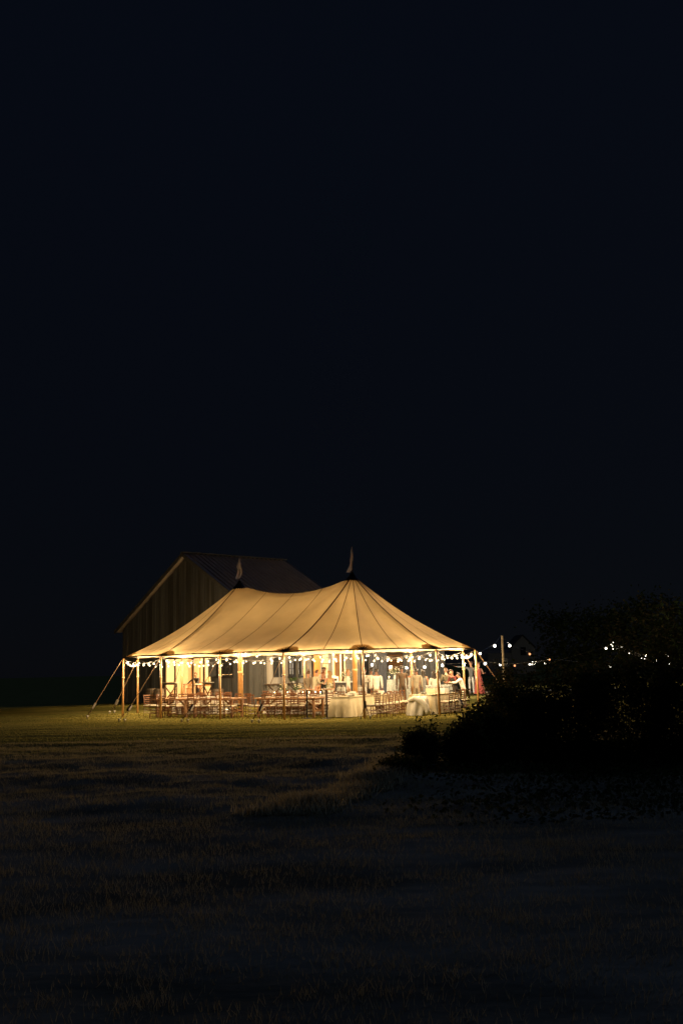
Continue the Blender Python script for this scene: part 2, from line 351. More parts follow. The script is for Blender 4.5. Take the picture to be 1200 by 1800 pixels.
blades('field_grass', 230000, 4.5, 28.0, 0.025, 0.075, 0.0032, M['blade_dry'], 'rough dry grass of the dark field before the lawn', clump=0.11, skew=0.7)
pm = MB(); pm.grid(lambda u, v: (7.5 + 16 * u, 60.2 + 1.6 * v + 1.2 * u, gz(7.5 + 16 * u, 60.2 + 1.6 * v + 1.2 * u) + 0.012), 24, 3)
o = link('path', pm.mesh('path', mat('pale_gravel', (0.42, 0.40, 0.36), 0.9, (0.34, 0.32, 0.28), 6, 0.4, 40))); o['kind'] = 'structure'; o['label'] = 'pale gravel path across the lawn behind the tent'

def lit_bank(u, v):  # raised strip; its pale colour stands in for light falling on the bank
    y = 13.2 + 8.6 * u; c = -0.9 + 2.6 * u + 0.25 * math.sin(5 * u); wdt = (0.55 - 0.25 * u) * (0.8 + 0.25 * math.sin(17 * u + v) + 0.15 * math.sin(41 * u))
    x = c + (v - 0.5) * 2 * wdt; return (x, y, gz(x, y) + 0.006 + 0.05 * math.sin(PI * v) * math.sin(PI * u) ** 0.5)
tk = MB(); tk.grid(lit_bank, 90, 8)
o = link('lit_bank_strip', tk.mesh('lit_bank_strip', mat('lit_bank_pale', (0.26, 0.19, 0.095), 0.95, (0.13, 0.10, 0.05), 3.0, 0.8, 14, spec=0.0), smooth=True)); o['kind'] = 'structure'; o['label'] = 'faint pale strip painted as the lit bank across the dark field to the tussock'

def verge():  # pale blades added so the bank looks lit; the light is in their colour
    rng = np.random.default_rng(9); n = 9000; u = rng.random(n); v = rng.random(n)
    P3 = np.array([lit_bank(a, b) for a, b in zip(u, v)]); x, y, z = P3.T; x = x + rng.normal(size=n) * 0.12
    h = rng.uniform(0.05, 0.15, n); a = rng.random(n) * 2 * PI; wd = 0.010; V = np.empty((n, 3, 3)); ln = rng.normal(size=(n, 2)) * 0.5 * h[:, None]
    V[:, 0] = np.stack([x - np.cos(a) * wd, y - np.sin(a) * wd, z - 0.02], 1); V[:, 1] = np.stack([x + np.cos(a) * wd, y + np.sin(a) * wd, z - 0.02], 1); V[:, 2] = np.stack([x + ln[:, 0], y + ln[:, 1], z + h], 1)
    o = link('lit_bank_grass', np_mesh('lit_bank_grass', V.reshape(-1, 3), np.arange(n * 3).reshape(-1, 3), mat('lit_bank_blade', (0.36, 0.27, 0.14), 0.9, (0.28, 0.20, 0.10), 0.9, trans=((0.45, 0.33, 0.15), 0.5), spec=0.0)))
    o['kind'] = 'stuff'; o['label'] = 'pale grass painted lit along the bank below the small tussock'; o['category'] = 'grass'
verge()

# ------------------------------------------------------------------ tent
ANG, SP, RAD, BEX, HP, HS = -0.524, 5.952, 5.424, 5.061, 5.78, 2.44
TC = Vector((-2.17, 43.71)); ta = Vector((math.cos(ANG), math.sin(ANG))); tn = Vector((ta.y, -ta.x))
PL = TC - ta * SP / 2; PR = TC + ta * SP / 2
def tl(t, l): p = TC + ta * t + tn * l; return p.x, p.y       # tent coordinates: along the ridge, towards the camera
def endp(c, sg, t): return c + ta * (sg * BEX * math.sin(t)) + tn * (RAD * math.cos(t))
tR = [0, 0.605, 1.20, 1.86, 2.48, PI]; tL = [0, 0.63, 1.33, 1.90, 2.50, PI]
Rp = [endp(PR, 1, t) for t in tR]; Lp = [endp(PL, -1, t) for t in tL]
Rp[0] = PR + tn * RAD; Fp = TC + tn * RAD + ta * 0.0; Bp = TC - tn * RAD
# (foot, apex, ridge parameter or None)
RING = [(Lp[0], 0.0), (Fp, 0.5), (Rp[0], 1.0)] + [(Rp[i], 1.0) for i in range(1, 6)] + [(Bp, 0.5)] + [(Lp[5], 0.0)] + [(Lp[i], 0.0) for i in (4, 3, 2, 1)]
POLENAMES = ['front left heavy-seam', 'front middle', 'front right heavy-seam', 'near corner', 'right end near', 'right end tip', 'right end far', 'back right',
             'back middle', 'back left', 'left end far', 'left end back', 'left end rear', 'left end tip']
def ridge(v): return PL.lerp(PR, v), HP - 0.62 * (4 * v * (1 - v)) ** 0.85
def tent_pt(i, wv, u, lift=0.0, billow=True):
    (p, va), (q, vb) = RING[i], RING[(i + 1) % 14]
    if i in (8,): pass
    k = 4 * wv * (1 - wv)
    v = va + (vb - va) * wv
    A, zA = ridge(v)
    E = p.lerp(q, wv)
    mid = (E - A); mid = mid / max(mid.length, 1e-6)
    E = E - mid * 0.13 * k
    zE = HS + 0.06 + 0.05 * k
    um = 0.965 + 0.035 * min(1, 12 * v * (1 - v))
    uu = u * um
    P2 = E.lerp(A, uu)
    c = 0.36
    z = zE + (zA - zE) * ((1 - c) * uu + c * uu * uu)
    if billow:
        f = (wv * 2) % 1.0
        z -= 0.045 * math.sin(PI * f) * math.sin(PI * min(1, u)) * (1 if 0 < wv < 1 else 0)
        z -= 0.05 * k * math.sin(PI * min(1, u)) ** 2
        # tension wrinkles running up from the pole heads
        d = min(wv, 1 - wv)
        z += 0.022 * math.sin(31 * wv + i * 2.1 + 5 * u) * math.exp(-((u - 0.14) / 0.16) ** 2) * (1 - math.exp(-d * 12)) + 0.010 * math.sin(9 * u + 14 * wv + i) * math.sin(PI * min(1, u))
    return Vector((P2.x, P2.y, z + lift))
tent = thing('sailcloth_tent', 'large tan sailcloth wedding tent with two peaks and pennants, glowing on the lawn', 'tent', (TC.x, TC.y, 0))
for i in range(14):
    for h in (0, 1):
        mb = MB(); mb.grid(lambda a, b: tent_pt(i, h * 0.5 + a * 0.5, b), 12, 26)
        part('canvas_panel', mb, M['canvas'], tent, True, True)
    # seam webbing: heavy over the heavy seams, thin elsewhere
    heavy = i in (0, 2, 4, 5, 7, 9, 12)
    def strip(wv, half, lift, m, nm, i=i):
        def P(a, b):
            p = tent_pt(i, wv, b, lift, True); e = (RING[(i + 1) % 14][0] - RING[i][0]).normalized() if wv > 0 else None
            if e is None:
                q0 = RING[i - 1][0]; q1 = RING[(i + 1) % 14][0]; e = (q1 - q0).normalized()
            s = (a - 0.5) * 2 * half
            return p + Vector((e.x * s, e.y * s, 0.0))
        mb = MB(); mb.grid(P, 2, 18); part(nm, mb, m, tent, True, True)
    strip(0.0, 0.036 if heavy else 0.016, 0.014, M['heavy'] if heavy else M['seam'], 'ridge_webbing' if heavy else 'seam_tape')
    strip(0.5, 0.015, 0.012, M['seam'], 'seam_tape')
    # hem webbing round the eave
    def H(a, b):
        p = tent_pt(i, a, 0.0, 0.02 - 0.048 * b, False); A, _ = ridge(RING[i][1]); d = Vector((p.x - A.x, p.y - A.y)).normalized()
        return p + Vector((d.x * 0.012, d.y * 0.012, 0))
    mb = MB(); mb.grid(H, 12, 2); part('eave_hem', mb, M['webbing'], tent, True, True)
    # reinforcement patch and dark star straps at each pole head
    def around(rho, ph, lift, i=i):
        sidel = rho * math.sin(ph); up = max(0.0, rho * math.cos(ph))
        j = i if sidel >= 0 else (i - 1) % 14
        ln = (RING[(j + 1) % 14][0] - RING[j][0]).length
        wv = min(0.49, abs(sidel) / ln); wv = wv if sidel >= 0 else 1 - wv
        return tent_pt(j, wv if wv < 1 else 0.99999, up / RAD, lift)
    mb = MB(); mb.grid(lambda a, b: around(0.02 + 0.50 * b, (a - 0.5) * PI * 0.97, 0.010), 16, 4)
    pt = part('reinforcement_patch', mb, M['patch'], tent, True, True)
    mb = MB()
    for kk, ph in enumerate((-1.25, -0.75, -0.28, 0.28, 0.75, 1.25)):
        r = 0.44 if abs(ph) > 0.5 else 0.38
        mb.add([around(0.03, ph - 0.9, 0.024), around(0.13, ph - 0.42, 0.024), around(r, ph, 0.026), around(0.13, ph + 0.42, 0.024), around(0.03, ph + 0.9, 0.024)], [(0, 1, 2, 3, 4)])
    part('star_strap', mb, M['webbing'], pt, True)
for k, (p, v, lab) in enumerate(((PL, 0.0, 'left'), (PR, 1.0, 'right'))):
    z0 = HP
    # centre pole, dark peak cap with jagged skirt, mast and drooping pennant
    mb = MB(); mb.tube([(p.x, p.y, 0), (p.x, p.y, HP * 0.5), (p.x, p.y, HP - 0.05)], [0.10, 0.095, 0.07], 12)
    cp = part('center_pole', mb, M['pole'], tent, True, True)
    mb = MB(); mb.tube([(p.x, p.y, 1.72), (p.x, p.y, 1.80)], 0.115, 12); part('collar', mb, M['collar'], cp, True, True)
    mb = MB(); n = 44; vs = []; fs = []
    rows = [(0.05, 0.13), (0.09, 0.05), (0.19, -0.09), (0.28, -0.185), (0.38, -0.275)]
    for ri, (r, dz) in enumerate(rows):
        for j in range(n):
            t = 2 * PI * j / n; rr, d2 = r, dz
            if ri == 4 and j % 2: rr, d2 = r - 0.075, dz + 0.05
            vs.append((p.x + rr * math.cos(t), p.y + rr * math.sin(t), z0 + d2 - 0.0))
    for ri in range(len(rows) - 1):
        for j in range(n):
            q = (j + 1) % n; fs.append((ri * n + j, ri * n + q, (ri + 1) * n + q, (ri + 1) * n + j))
    mb.add(vs, fs); part('peak_cap', mb, M['cap'], tent, True, True)
    mb = MB(); mb.tube([(p.x, p.y, z0 + 0.05), (p.x + 0.01, p.y, z0 + 1.24)], [0.022, 0.014], 6); ms = part('mast', mb, M['beam'], tent, True)
    mb = MB()
    if k == 0:
        prof = [(-.01, .02, 1.10), (-.04, .04, .96), (-.09, .06, .78), (-.13, .08, .65), (-.07, .10, .60), (-.09, .12, .45), (-.15, .08, .31), (-.19, .0, .2)]
    else:
        prof = [(-.01, .02, 1.08), (-.05, .03, .9), (-.06, .04, .72), (-.09, .03, .58), (-.09, .0, .46), (-.12, -.01, .36), (-.2, -.02, .22), (-.27, -.12, .1)]
    vs = []
    for (x0, x1, z) in prof:
        for j in range(5):
            f = j / 4; vs.append((p.x + x0 + (x1 - x0) * f, p.y + 0.05 * math.sin(j * 2.4 + z * 7) - 0.03, z0 + z * 1.12 + 0.03 * math.sin(j * 3)))
    mb.add(vs, [(a * 5 + j, a * 5 + j + 1, a * 5 + j + 6, a * 5 + j + 5) for a in range(len(prof) - 1) for j in range(4)])
    part('pennant', mb, M['flag'], ms, True, True)
# side poles, guy lines, stakes
for i, (p, v) in enumerate(RING):
    A, _ = ridge(v)
    out = (p - A).normalized()
    lean = 0.0 if i not in (3, 4, 5, 6) else 0.06
    fx, fy = p.x + out.x * lean, p.y + out.y * lean; g0 = gz(fx, fy)
    mb = MB(); mb.tube([(fx, fy, g0 - 0.02), (p.x, p.y, HS + 0.02)], [0.047, 0.04], 8); sp = part('side_pole', mb, M['pole'], tent, True, True)
    q = Vector((fx, fy, g0)).lerp(Vector((p.x, p.y, HS)), 0.66)
    mb = MB(); mb.tube([q, q + Vector((0, 0, 0.07))], 0.06, 8); part('collar', mb, M['collar'], sp, True, True)
    dist = {0: 2.25, 1: 2.15, 2: 1.85, 3: 0.55, 4: 1.5, 5: 1.6, 6: 1.5, 8: 1.7, 10: 0.85, 11: 1.3, 12: 1.3, 13: 1.5}.get(i, 1.5)
    top = Vector((p.x + out.x * 0.05, p.y + out.y * 0.05, HS - 0.02))
    ex, ey = p.x + out.x * dist, p.y + out.y * dist; st = Vector((ex, ey, gz(ex, ey) + 0.06))
    rt = top.lerp(st, 0.80)
    mb = MB(); mb.tube([top, rt], 0.014, 5); gr = part('guy_rope', mb, M['rope'], tent, True)
    mb = MB(); mb.bar(rt - (st - top).normalized() * 0.10, rt + (st - top).normalized() * 0.16, 0.10, 0.08); part('ratchet', mb, M['steel'], gr, True)
    sd = Vector((-out.y, out.x, 0))
    mb = MB()
    for sg in (-1, 1): mb.tube([rt, st + sd * (0.16 * sg)], 0.013, 5)
    part('stake_strap', mb, M['webbing'], gr, True)
    for sg in (-1, 1):
        c = st + sd * (0.17 * sg) + Vector((out.x, out.y, 0)) * 0.03 * sg
        mb = MB(); mb.tube([(c.x, c.y, c.z - 0.25), (c.x, c.y, c.z + 0.02)], 0.025, 6); s1 = part('stake', mb, M['steel'], tent, True)
        mb = MB(); mb.ball((c.x, c.y, c.z + 0.03), 0.055, 8, 4, (1, 1, 0.6)); part('stake_cap', mb, M['stake'], s1, True)

# ------------------------------------------------------------------ string lights
BULBS = {}
def bulb_mesh(key, r):
    if (key, r) not in BULBS:
        mb = MB(); mb.ball((0, 0, -r * 1.15), r, 8, 6)
        BULBS[(key, r)] = mb.mesh('bulb', M[key], smooth=True)
    return BULBS[(key, r)]
def catenary(p, q, sag, n):
    p = Vector(p); q = Vector(q)
    return [p.lerp(q, k / n) - Vector((0, 0, sag * 4 * (k / n) * (1 - k / n))) for k in range(n + 1)]
def string_lights(pts_list, label, key='bulb', r=0.040, step=0.40, group='strings of globe bulbs on the tent', wire='wire', first=0.5, jit=0.0, wr=0.007):
    base = pts_list[0][0]
    t = thing('string_lights', label, 'string lights', (base[0], base[1], base[2]), 0, group)
    wb = MB(); locs = []
    for pts in pts_list:
        wb.tube(pts, wr, 4)
        seg = [(pts[i + 1] - pts[i]).length for i in range(len(pts) - 1)]; tot = sum(seg)
        nb = max(1, int(tot / step)); 
        for k in range(nb):
            d = tot * (k + first) / nb + random.uniform(-jit, jit); a = 0
            while a < len(seg) - 1 and d > seg[a]: d -= seg[a]; a += 1
            c = pts[a].lerp(pts[a + 1], min(1, d / seg[a])); locs.append(c)
            wb.tube([c, c - Vector((0, 0, 0.05))], 0.014, 5)
    part('wire', wb, M[wire], t, True)
    me = bulb_mesh(key, r); org = world_org(t)
    for c in locs:
        b = link('bulb', me, t); b.location = c - Vector((0, 0, 0.04)) - org; lamp_in(b, key, r * 1.15)
    return t
def head(i, inset=0.10, z=2.41):
    p, v = RING[i % 14]; A, _ = ridge(v); d = (A - p).normalized(); return Vector((p.x + d.x * inset, p.y + d.y * inset, z))
RUNS = [((13, 0), 'string of warm globe bulbs along the eave at the left tip of the tent'),
        ((0, 1), 'string of warm globe bulbs along the front eave before the lit barn doorway'),
        ((1, 2), 'string of warm globe bulbs along the front eave over the left farm tables'),
        ((2, 3), 'string of warm globe bulbs along the front eave over the two bistro tables'),
        ((3, 4), 'string of warm globe bulbs along the front eave right of the dark near pole'),
        ((4, 5), 'string of warm globe bulbs on the eave between the last two right front poles'),
        ((5, 6), 'string of warm globe bulbs closing the right end of the tent'),
        ((6, 7, 8), 'string of warm globe bulbs along the back eave above the dancing guests'),
        ((8, 9, 10), 'string of warm globe bulbs along the back eave before the pale barn wall'),
        ((10, 11, 12), 'string of warm globe bulbs along the back eave at the barn gable'),
        ((12, 13), 'string of warm globe bulbs closing the left end of the tent')]
for ids, lab in RUNS:
    string_lights([catenary(head(a), head(b), random.uniform(0.13, 0.26), 10) for a, b in zip(ids[:-1], ids[1:])], lab, jit=0.05)
QL = Vector((PL.x, PL.y, 2.75)); QR = Vector((PR.x, PR.y, 2.75))
for a, b, lab in ((head(0), QL, 'inner string of bulbs from the left centre pole to the front eave'),
                  (head(4), QR, 'inner string of bulbs from the right centre pole to the right front eave'),
                  (head(6), QR, 'inner string of bulbs from the right centre pole to the far right eave'),
                  (QL, QR, 'inner string of bulbs hung between the two centre poles')):
    string_lights([catenary(a, b, 0.42, 12)], lab, jit=0.06, step=0.62)

# ------------------------------------------------------------------ barn
BT = 0.813; bg_ = Vector((math.cos(BT), -math.sin(BT))); bl_ = Vector((math.sin(BT), math.cos(BT))); BM = Vector((-9.00, 57.06))
BW, BO, BH, BRISE, BLEN = 6.92, 0.5, 8.6, 4.2, 7.0
SLOPE = BRISE / (BW + BO)
def bpt(a, b, z): p = BM + bg_ * a + bl_ * b; return Vector((p.x, p.y, z))
barn = thing('barn', 'weathered plank barn with ribbed metal roof standing behind the tent', 'barn', (BM.x, BM.y, 0))
BR_G = Matrix(((bg_.x, bl_.x, 0), (bg_.y, bl_.y, 0), (0, 0, 1)))
def piece(name, a0, a1, b0, b1, z0, z1, m, parent, z1b=None):
    """box in barn axes; z1b = top height at a1 for a sloping top"""
    mb = MB(); zt = (z1, z1 if z1b is None else z1b)
    vs = [bpt(a, b, z) for (a, t) in ((a0, 0), (a1, 1)) for b in (b0, b1) for z in (z0, zt[t])]
    mb.add(vs, [(0, 1, 3, 2), (4, 6, 7, 5), (0, 4, 5, 1), (2, 3, 7, 6), (0, 2, 6, 4), (1, 5, 7, 3)])
    return part(name, mb, m, parent, True)
gable = thing('dummy', 'x', 'x'); bpy.data.objects.remove(gable)
def px_gable(px):                    # column of the picture -> position along the gable
    k = (px - 606) / F; return (k * BM.y - BM.x) / (bg_.x - k * bg_.y)
def px_depth(px, b):                 # the same on a plane b metres inside the gable
    c = BM + bl_ * b; k = (px - 606) / F; return (k * c.y - c.x) / (bg_.x - k * bg_.y)
def px_side(px):
    c = BM + bg_ * BW; k = (px - 606) / F; return (k * c.y - c.x) / (bl_.x - k * bl_.y)
DA0, DA1, DZ = px_gable(294), px_gable(375), 2.55
WA0, WA1, WZ0, WZ1 = px_gable(386), px_gable(412), 1.62, 2.45
def roofz(a): return BH - 0.16 - SLOPE * abs(a)
def opens(a0, a1, lst):
    m = (a0 + a1) / 2
    for o in lst:
        if o[0] < m < o[1]: return o
    return None
def planks(L0, L1, wd, lst, top, make, mats):
    a = L0
    while a < L1 - 1e-3:
        b = min(L1, a + wd * random.uniform(0.85, 1.15))
        if L1 - b < 0.08: b = L1
        for o in lst:
            for e in o[:2]:
                if a < e < b and e - a > 0.06: b = min(b, e)
                elif a < e < b: b = b
        o = opens(a, b, lst); m = random.choice(mats); d = random.uniform(-0.012, 0.012); g = 0.006
        if o is None: make(a + g, b - g, 0.0, None, d, m)
        else:
            if o[2] > 0.05: make(a + g, b - g, 0.0, o[2], d, m)
            make(a + g, b - g, o[3], None, d, m)
        a = b
gm = [M['plank'], M['plank'], M['plank_b'], M['plank_c']]
planks(-BW, BW, 0.30, [(DA0, DA1, 0, DZ), (WA0, WA1, WZ0, WZ1)], None,
       lambda a, b, z0, z1, d, m: piece('plank', a, b, -0.04 + d, 0.0 + d, z0, roofz(a) if z1 is None else z1, m, barn, roofz(b) if z1 is None else None), gm)
# sheathing behind the boards so that joints read dark, left wall, back wall
piece('sheathing', -BW, DA0, 0.03, 0.07, 0, roofz(BW) - 0.1, M['beam'], barn)
piece('sheathing', DA1, WA0, 0.03, 0.07, 0, roofz(BW) - 0.1, M['beam'], barn)
piece('sheathing', WA1, BW - 0.05, 0.03, 0.07, 0, roofz(BW) - 0.1, M['beam'], barn)
piece('sheathing', -BW, 0, 0.03, 0.07, roofz(BW) - 0.1, roofz(BW), M['beam'], barn, BH - 0.25)
piece('sheathing', 0, BW - 0.05, 0.03, 0.07, roofz(BW) - 0.1, BH - 0.25, M['beam'], barn, roofz(BW))
piece('side_wall', -BW, -BW + 0.06, 0.08, BLEN, 0, roofz(BW), M['plank'], barn)
piece('back_wall', -BW + 0.07, BW - 0.07, BLEN - 0.06, BLEN, 0, roofz(BW), M['plank'], barn)
# long side facing the dance floor: pale boards with windows and an open bay
SB0, SB1 = px_side(548), px_side(609)
SW = [(px_side(482), px_side(488), 1.50, 2.45), (px_side(494), px_side(498), 1.50, 2.45), (px_side(508), px_side(517.5), 1.55, 2.5), (px_side(519), px_side(527), 1.55, 2.5)]
def side_make(a, b, z0, z1, d, m):
    mb = MB(); t = roofz(BW) - 0.02 if z1 is None else z1
    vs = [bpt(BW + q, e, z) for e in (a, b) for q in (0.0 + d, 0.04 + d) for z in (z0, t)]
    mb.add(vs, [(0, 1, 3, 2), (4, 6, 7, 5), (0, 4, 5, 1), (2, 3, 7, 6), (0, 2, 6, 4), (1, 5, 7, 3)]); part('plank', mb, m, barn, True)
planks(0.0, px_side(466), 0.22, [], None, side_make, [M['plank_b'], M['plank']])
planks(px_side(466), BLEN, 0.26, SW + [(SB0, SB1, 0.0, 2.62)], None, side_make, [M['pale'], M['pale_b'], M['pale']])
piece('sheathing', BW - 0.07, BW - 0.03, 0.05, SB0, 0, roofz(BW), M['beam'], barn)
piece('sheathing', BW - 0.07, BW - 0.03, SB1, BLEN, 0, roofz(BW), M['beam'], barn)
piece('corner_board', BW + 0.045, BW + 0.075, 0.0, 0.16, 0, roofz(BW) - 0.05, M['trim'], barn)
piece('corner_board', -BW - 0.02, -BW + 0.12, -0.075, -0.045, 0, roofz(BW) - 0.05, M['trim'], barn)
piece('corner_board', BW - 0.12, BW + 0.02, -0.075, -0.045, 0, roofz(BW) - 0.05, M['trim'], barn)
def wall_window(plane, e0, e1, z0, z1, cols, rows, fm, gmat, sill=True):
    P = (lambda e, d, z: bpt(e, -0.05 - d, z)) if plane == 'g' else (lambda e, d, z: bpt(BW + 0.05 + d, e, z))
    def bx(mb, ea, eb, da, db, za, zb):
        vs = [P(e, d, z) for e in (ea, eb) for d in (da, db) for z in (za, zb)]
        mb.add(vs, [(0, 1, 3, 2), (4, 6, 7, 5), (0, 4, 5, 1), (2, 3, 7, 6), (0, 2, 6, 4), (1, 5, 7, 3)])
    fr = MB(); t = 0.07
    bx(fr, e0 - t, e0, -0.08, 0.03, z0 - t, z1 + t); bx(fr, e1, e1 + t, -0.08, 0.03, z0 - t, z1 + t)
    bx(fr, e0, e1, -0.08, 0.03, z0 - t, z0); bx(fr, e0, e1, -0.08, 0.03, z1, z1 + t)
    for c in range(1, cols): x = e0 + (e1 - e0) * c / cols; bx(fr, x - 0.015, x + 0.015, -0.05, 0.005, z0, z1)
    for r in range(1, rows): z = z0 + (z1 - z0) * r / rows; bx(fr, e0, e1, -0.048, 0.003, z - 0.013, z + 0.013)
    f = part('window', fr, fm, barn, True)
    for c in range(cols):
        for r in range(rows):
            g = MB(); bx(g, e0 + (e1 - e0) * c / cols + 0.016, e0 + (e1 - e0) * (c + 1) / cols - 0.016, -0.045, -0.035, z0 + (z1 - z0) * r / rows + 0.014, z0 + (z1 - z0) * (r + 1) / rows - 0.014)
            part('pane', g, gmat, f, True)
    if sill:
        s = MB(); bx(s, e0 - 0.12, e1 + 0.12, 0.032, 0.12, z0 - 0.17, z0 - 0.075); part('sill', s, fm, f, True)
wall_window('g', WA0, WA1, WZ0, WZ1, 4, 2, M['frame'], M['glass'])
for k, (e0, e1, z0, z1) in enumerate(SW): wall_window('s', e0, e1, z0, z1, 1 if k < 2 else 2, 2 if k < 2 else 3, M['frame'], M['glass'] if k < 2 else M['sheet'], k >= 2)
# swung-out shutter left of the gable window
mb = MB(); p0 = bpt(WA0 - 0.09, -0.07, WZ0 - 0.1); p1 = bpt(WA0 - 0.35, -0.42, WZ0 - 0.1)
mb.bar((p0 + p1) / 2, (p0 + p1) / 2 + Vector((0, 0, 1.0)), (p1 - p0).length, 0.04, up=(p1 - p0).cross(Vector((0, 0, 1)))); part('shutter', mb, M['frame'], barn, True)
# doorway: posts, lintel, rail, half doors with X braces, panelled room behind
for a in (DA0 + 0.03, px_gable(311), px_gable(342), px_gable(361), DA1 - 0.03):
    piece('door_post', a - 0.06, a + 0.06, -0.02, 0.04, 0, DZ, M['beam'], barn)
piece('lintel', DA0 - 0.2, DA1 + 0.2, -0.11, -0.05, DZ, DZ + 0.24, M['beam'], barn)
RD = 3.4
piece('room_back_wall', DA0 - 2.6, DA1 + 2.2, RD, RD + 0.05, 0, 3.4, M['inner'], barn)
piece('room_side_wall', DA0 - 2.66, DA0 - 2.6, 0.1, RD, 0, 3.4, M['inner'], barn); piece('room_side_wall', DA1 + 2.2, DA1 + 2.26, 0.1, RD, 0, 3.4, M['inner'], barn)
piece('room_floor', DA0 - 2.6, DA1 + 2.2, 0.1, RD, 0.03, 0.06, M['orange_wood'], barn)
piece('room_ceiling', DA0 - 2.6, DA1 + 2.2, 0.1, RD, 3.41, 3.46, M['inner'], barn)
piece('chair_rail', DA0 - 2.55, DA1 + 2.15, RD - 0.05, RD - 0.003, 0.98, 1.08, M['orange_wood'], barn)
for a in np.arange(DA0 - 2.2, DA1 + 2, 0.9): piece('wall_stud', a, a + 0.07, RD - 0.035, RD - 0.004, 1.09, 3.3, M['orange_wood'], barn)
for (e0, e1) in ((px_gable(297), px_gable(318)), (px_gable(365), px_gable(379))):
    hb = MB(); zt = 1.14; dd = -0.14
    q = lambda e, z, d=dd: bpt(e, d, z)
    hb.bar(q(e0, zt), q(e1, zt), 0.03, 0.10); hb.bar(q(e0, 0.08), q(e1, 0.08), 0.03, 0.10)
    hb.bar(q(e0, 0.13), q(e1, zt - 0.06), 0.03, 0.06); hb.bar(q(e1, 0.13, dd - 0.033), q(e0, zt - 0.06, dd - 0.033), 0.03, 0.06)
    hb.bar(q(e0, 0.0), q(e0, zt), 0.05, 0.05, (1, 0, 0)); hb.bar(q(e1, 0.0), q(e1, zt), 0.05, 0.05, (1, 0, 0))
    h_ = part('half_door', hb, M['beam'], barn, True)
    tb = MB(); tb.bar(q(e0 - 0.05, zt + 0.08), q(e1 + 0.05, zt + 0.08), 0.32, 0.05); part('ledge', tb, M['white_linen'], h_, True)
# open bay on the long side: amber room, panelled
piece('bay_back_wall', BW - 3.2, BW - 3.14, 0.15 + RD, BLEN - 0.1, 0, 3.3, M['orange_wood'], barn)
piece('bay_partition', BW - 3.1, BW - 0.1, RD + 0.06, RD + 0.1, 0, 3.3, M['inner'], barn)
piece('bay_partition', BW - 3.1, BW - 0.1, BLEN - 0.16, BLEN - 0.1, 0, 3.3, M['inner'], barn)
piece('bay_ceiling', BW - 3.1, BW - 0.1, RD + 0.12, BLEN - 0.2, 3.31, 3.36, M['inner'], barn)
piece('bay_floor', BW - 3.1, BW - 0.1, RD + 0.12, BLEN - 0.2, 0.03, 0.06, M['orange_wood'], barn)
for px, wd, m in ((549, 0.16, 'beam'), (565, 0.10, 'pale_b'), (580, 0.30, 'pale_b'), (592, 0.34, 'orange_wood'), (602, 0.12, 'beam'), (608, 0.16, 'pale')):
    e = px_side(px); mb = MB(); c0 = bpt(BW + 0.0, e, 0); mb.bar(c0, c0 + Vector((0, 0, 2.6)), wd, 0.10, up=(bg_.x, bg_.y, 0)); part('bay_post', mb, M[m], barn, True)
e = px_side(571); mb = MB()
for z in (1.5, 1.8, 2.1, 2.4):
    mb.bar(bpt(BW - 0.02, px_side(566), z), bpt(BW - 0.02, px_side(577), z), 0.03, 0.03)
for q in (569, 573): mb.bar(bpt(BW - 0.02, px_side(q), 1.45), bpt(BW - 0.02, px_side(q), 2.45), 0.03, 0.03, (1, 0, 0))
part('lattice', mb, M['beam'], barn, True)
# drink rail with V brackets and porch posts along the pale wall
for e0, e1 in ((px_side(464), px_side(491)), (px_side(500), px_side(531))):
    mb = MB(); mb.bar(bpt(BW + 0.30, e0, 1.08), bpt(BW + 0.30, e1, 1.08), 0.36, 0.05); rl = part('drink_rail', mb, M['beam'], barn, True)
    mb = MB(); em = (e0 + e1) / 2
    for s in (e0 + 0.05, e1 - 0.05): mb.bar(bpt(BW + 0.34, s, 1.05), bpt(BW + 0.34, em, 0.62), 0.05, 0.05)
    part('bracket', mb, M['beam'], rl, True)
for px in (491.5, 514):
    e = px_side(px); mb = MB(); c0 = bpt(BW + 0.42, e, 0); mb.bar(c0, c0 + Vector((0, 0, 2.7)), 0.14, 0.14, up=(1, 0, 0)); part('porch_post', mb, M['trim'], barn, True)
mb = MB(); mb.bar(bpt(BW + 0.42, px_side(470), 2.78), bpt(BW + 0.42, BLEN, 2.78), 0.14, 0.18); part('porch_beam', mb, M['beam'], barn, True)
# roof: ribbed panels, ridge cap, verge boards
np_ = 22; bo = 0.35
for sg in (1, -1):
    for k in range(np_):
        b0 = -bo + (BLEN + 2 * bo) * k / np_; b1 = -bo + (BLEN + 2 * bo) * (k + 1) / np_
        mb = MB(); A1 = BW + BO
        P = lambda a, b, dz: bpt(sg * a, b, BH - SLOPE * a + dz)
        prof = [(b0, 0.0), (b0 + 0.03, 0.075), (b0 + 0.07, 0.075), (b0 + 0.10, 0.0), (b1, 0.0)]
        vs = [P(a, b, dz) for a in (0.0, A1) for (b, dz) in prof] + [P(a, b, -0.05) for a in (0.0, A1) for b in (b0, b1)]
        fs = [(j, j + 1, 6 + j, 5 + j) for j in range(4)] + [(10, 11, 13, 12), (5, 6, 7, 8, 9, 13, 12), (0, 4, 11, 10)]
        mb.add(vs, fs); part('roof_panel', mb, M['roof'], barn, True)
    mb = MB(); mb.bar(bpt(0, -bo - 0.03, BH - 0.06), bpt(sg * (BW + BO), -bo - 0.03, BH - 0.06 - BRISE), 0.05, 0.20, (0, 0, 1)); part('verge_board', mb, M['trim'], barn, True)
    mb = MB(); mb.bar(bpt(0, BLEN + bo + 0.03, BH - 0.06), bpt(sg * (BW + BO), BLEN + bo + 0.03, BH - 0.06 - BRISE), 0.05, 0.20, (0, 0, 1)); part('verge_board', mb, M['trim'], barn, True)
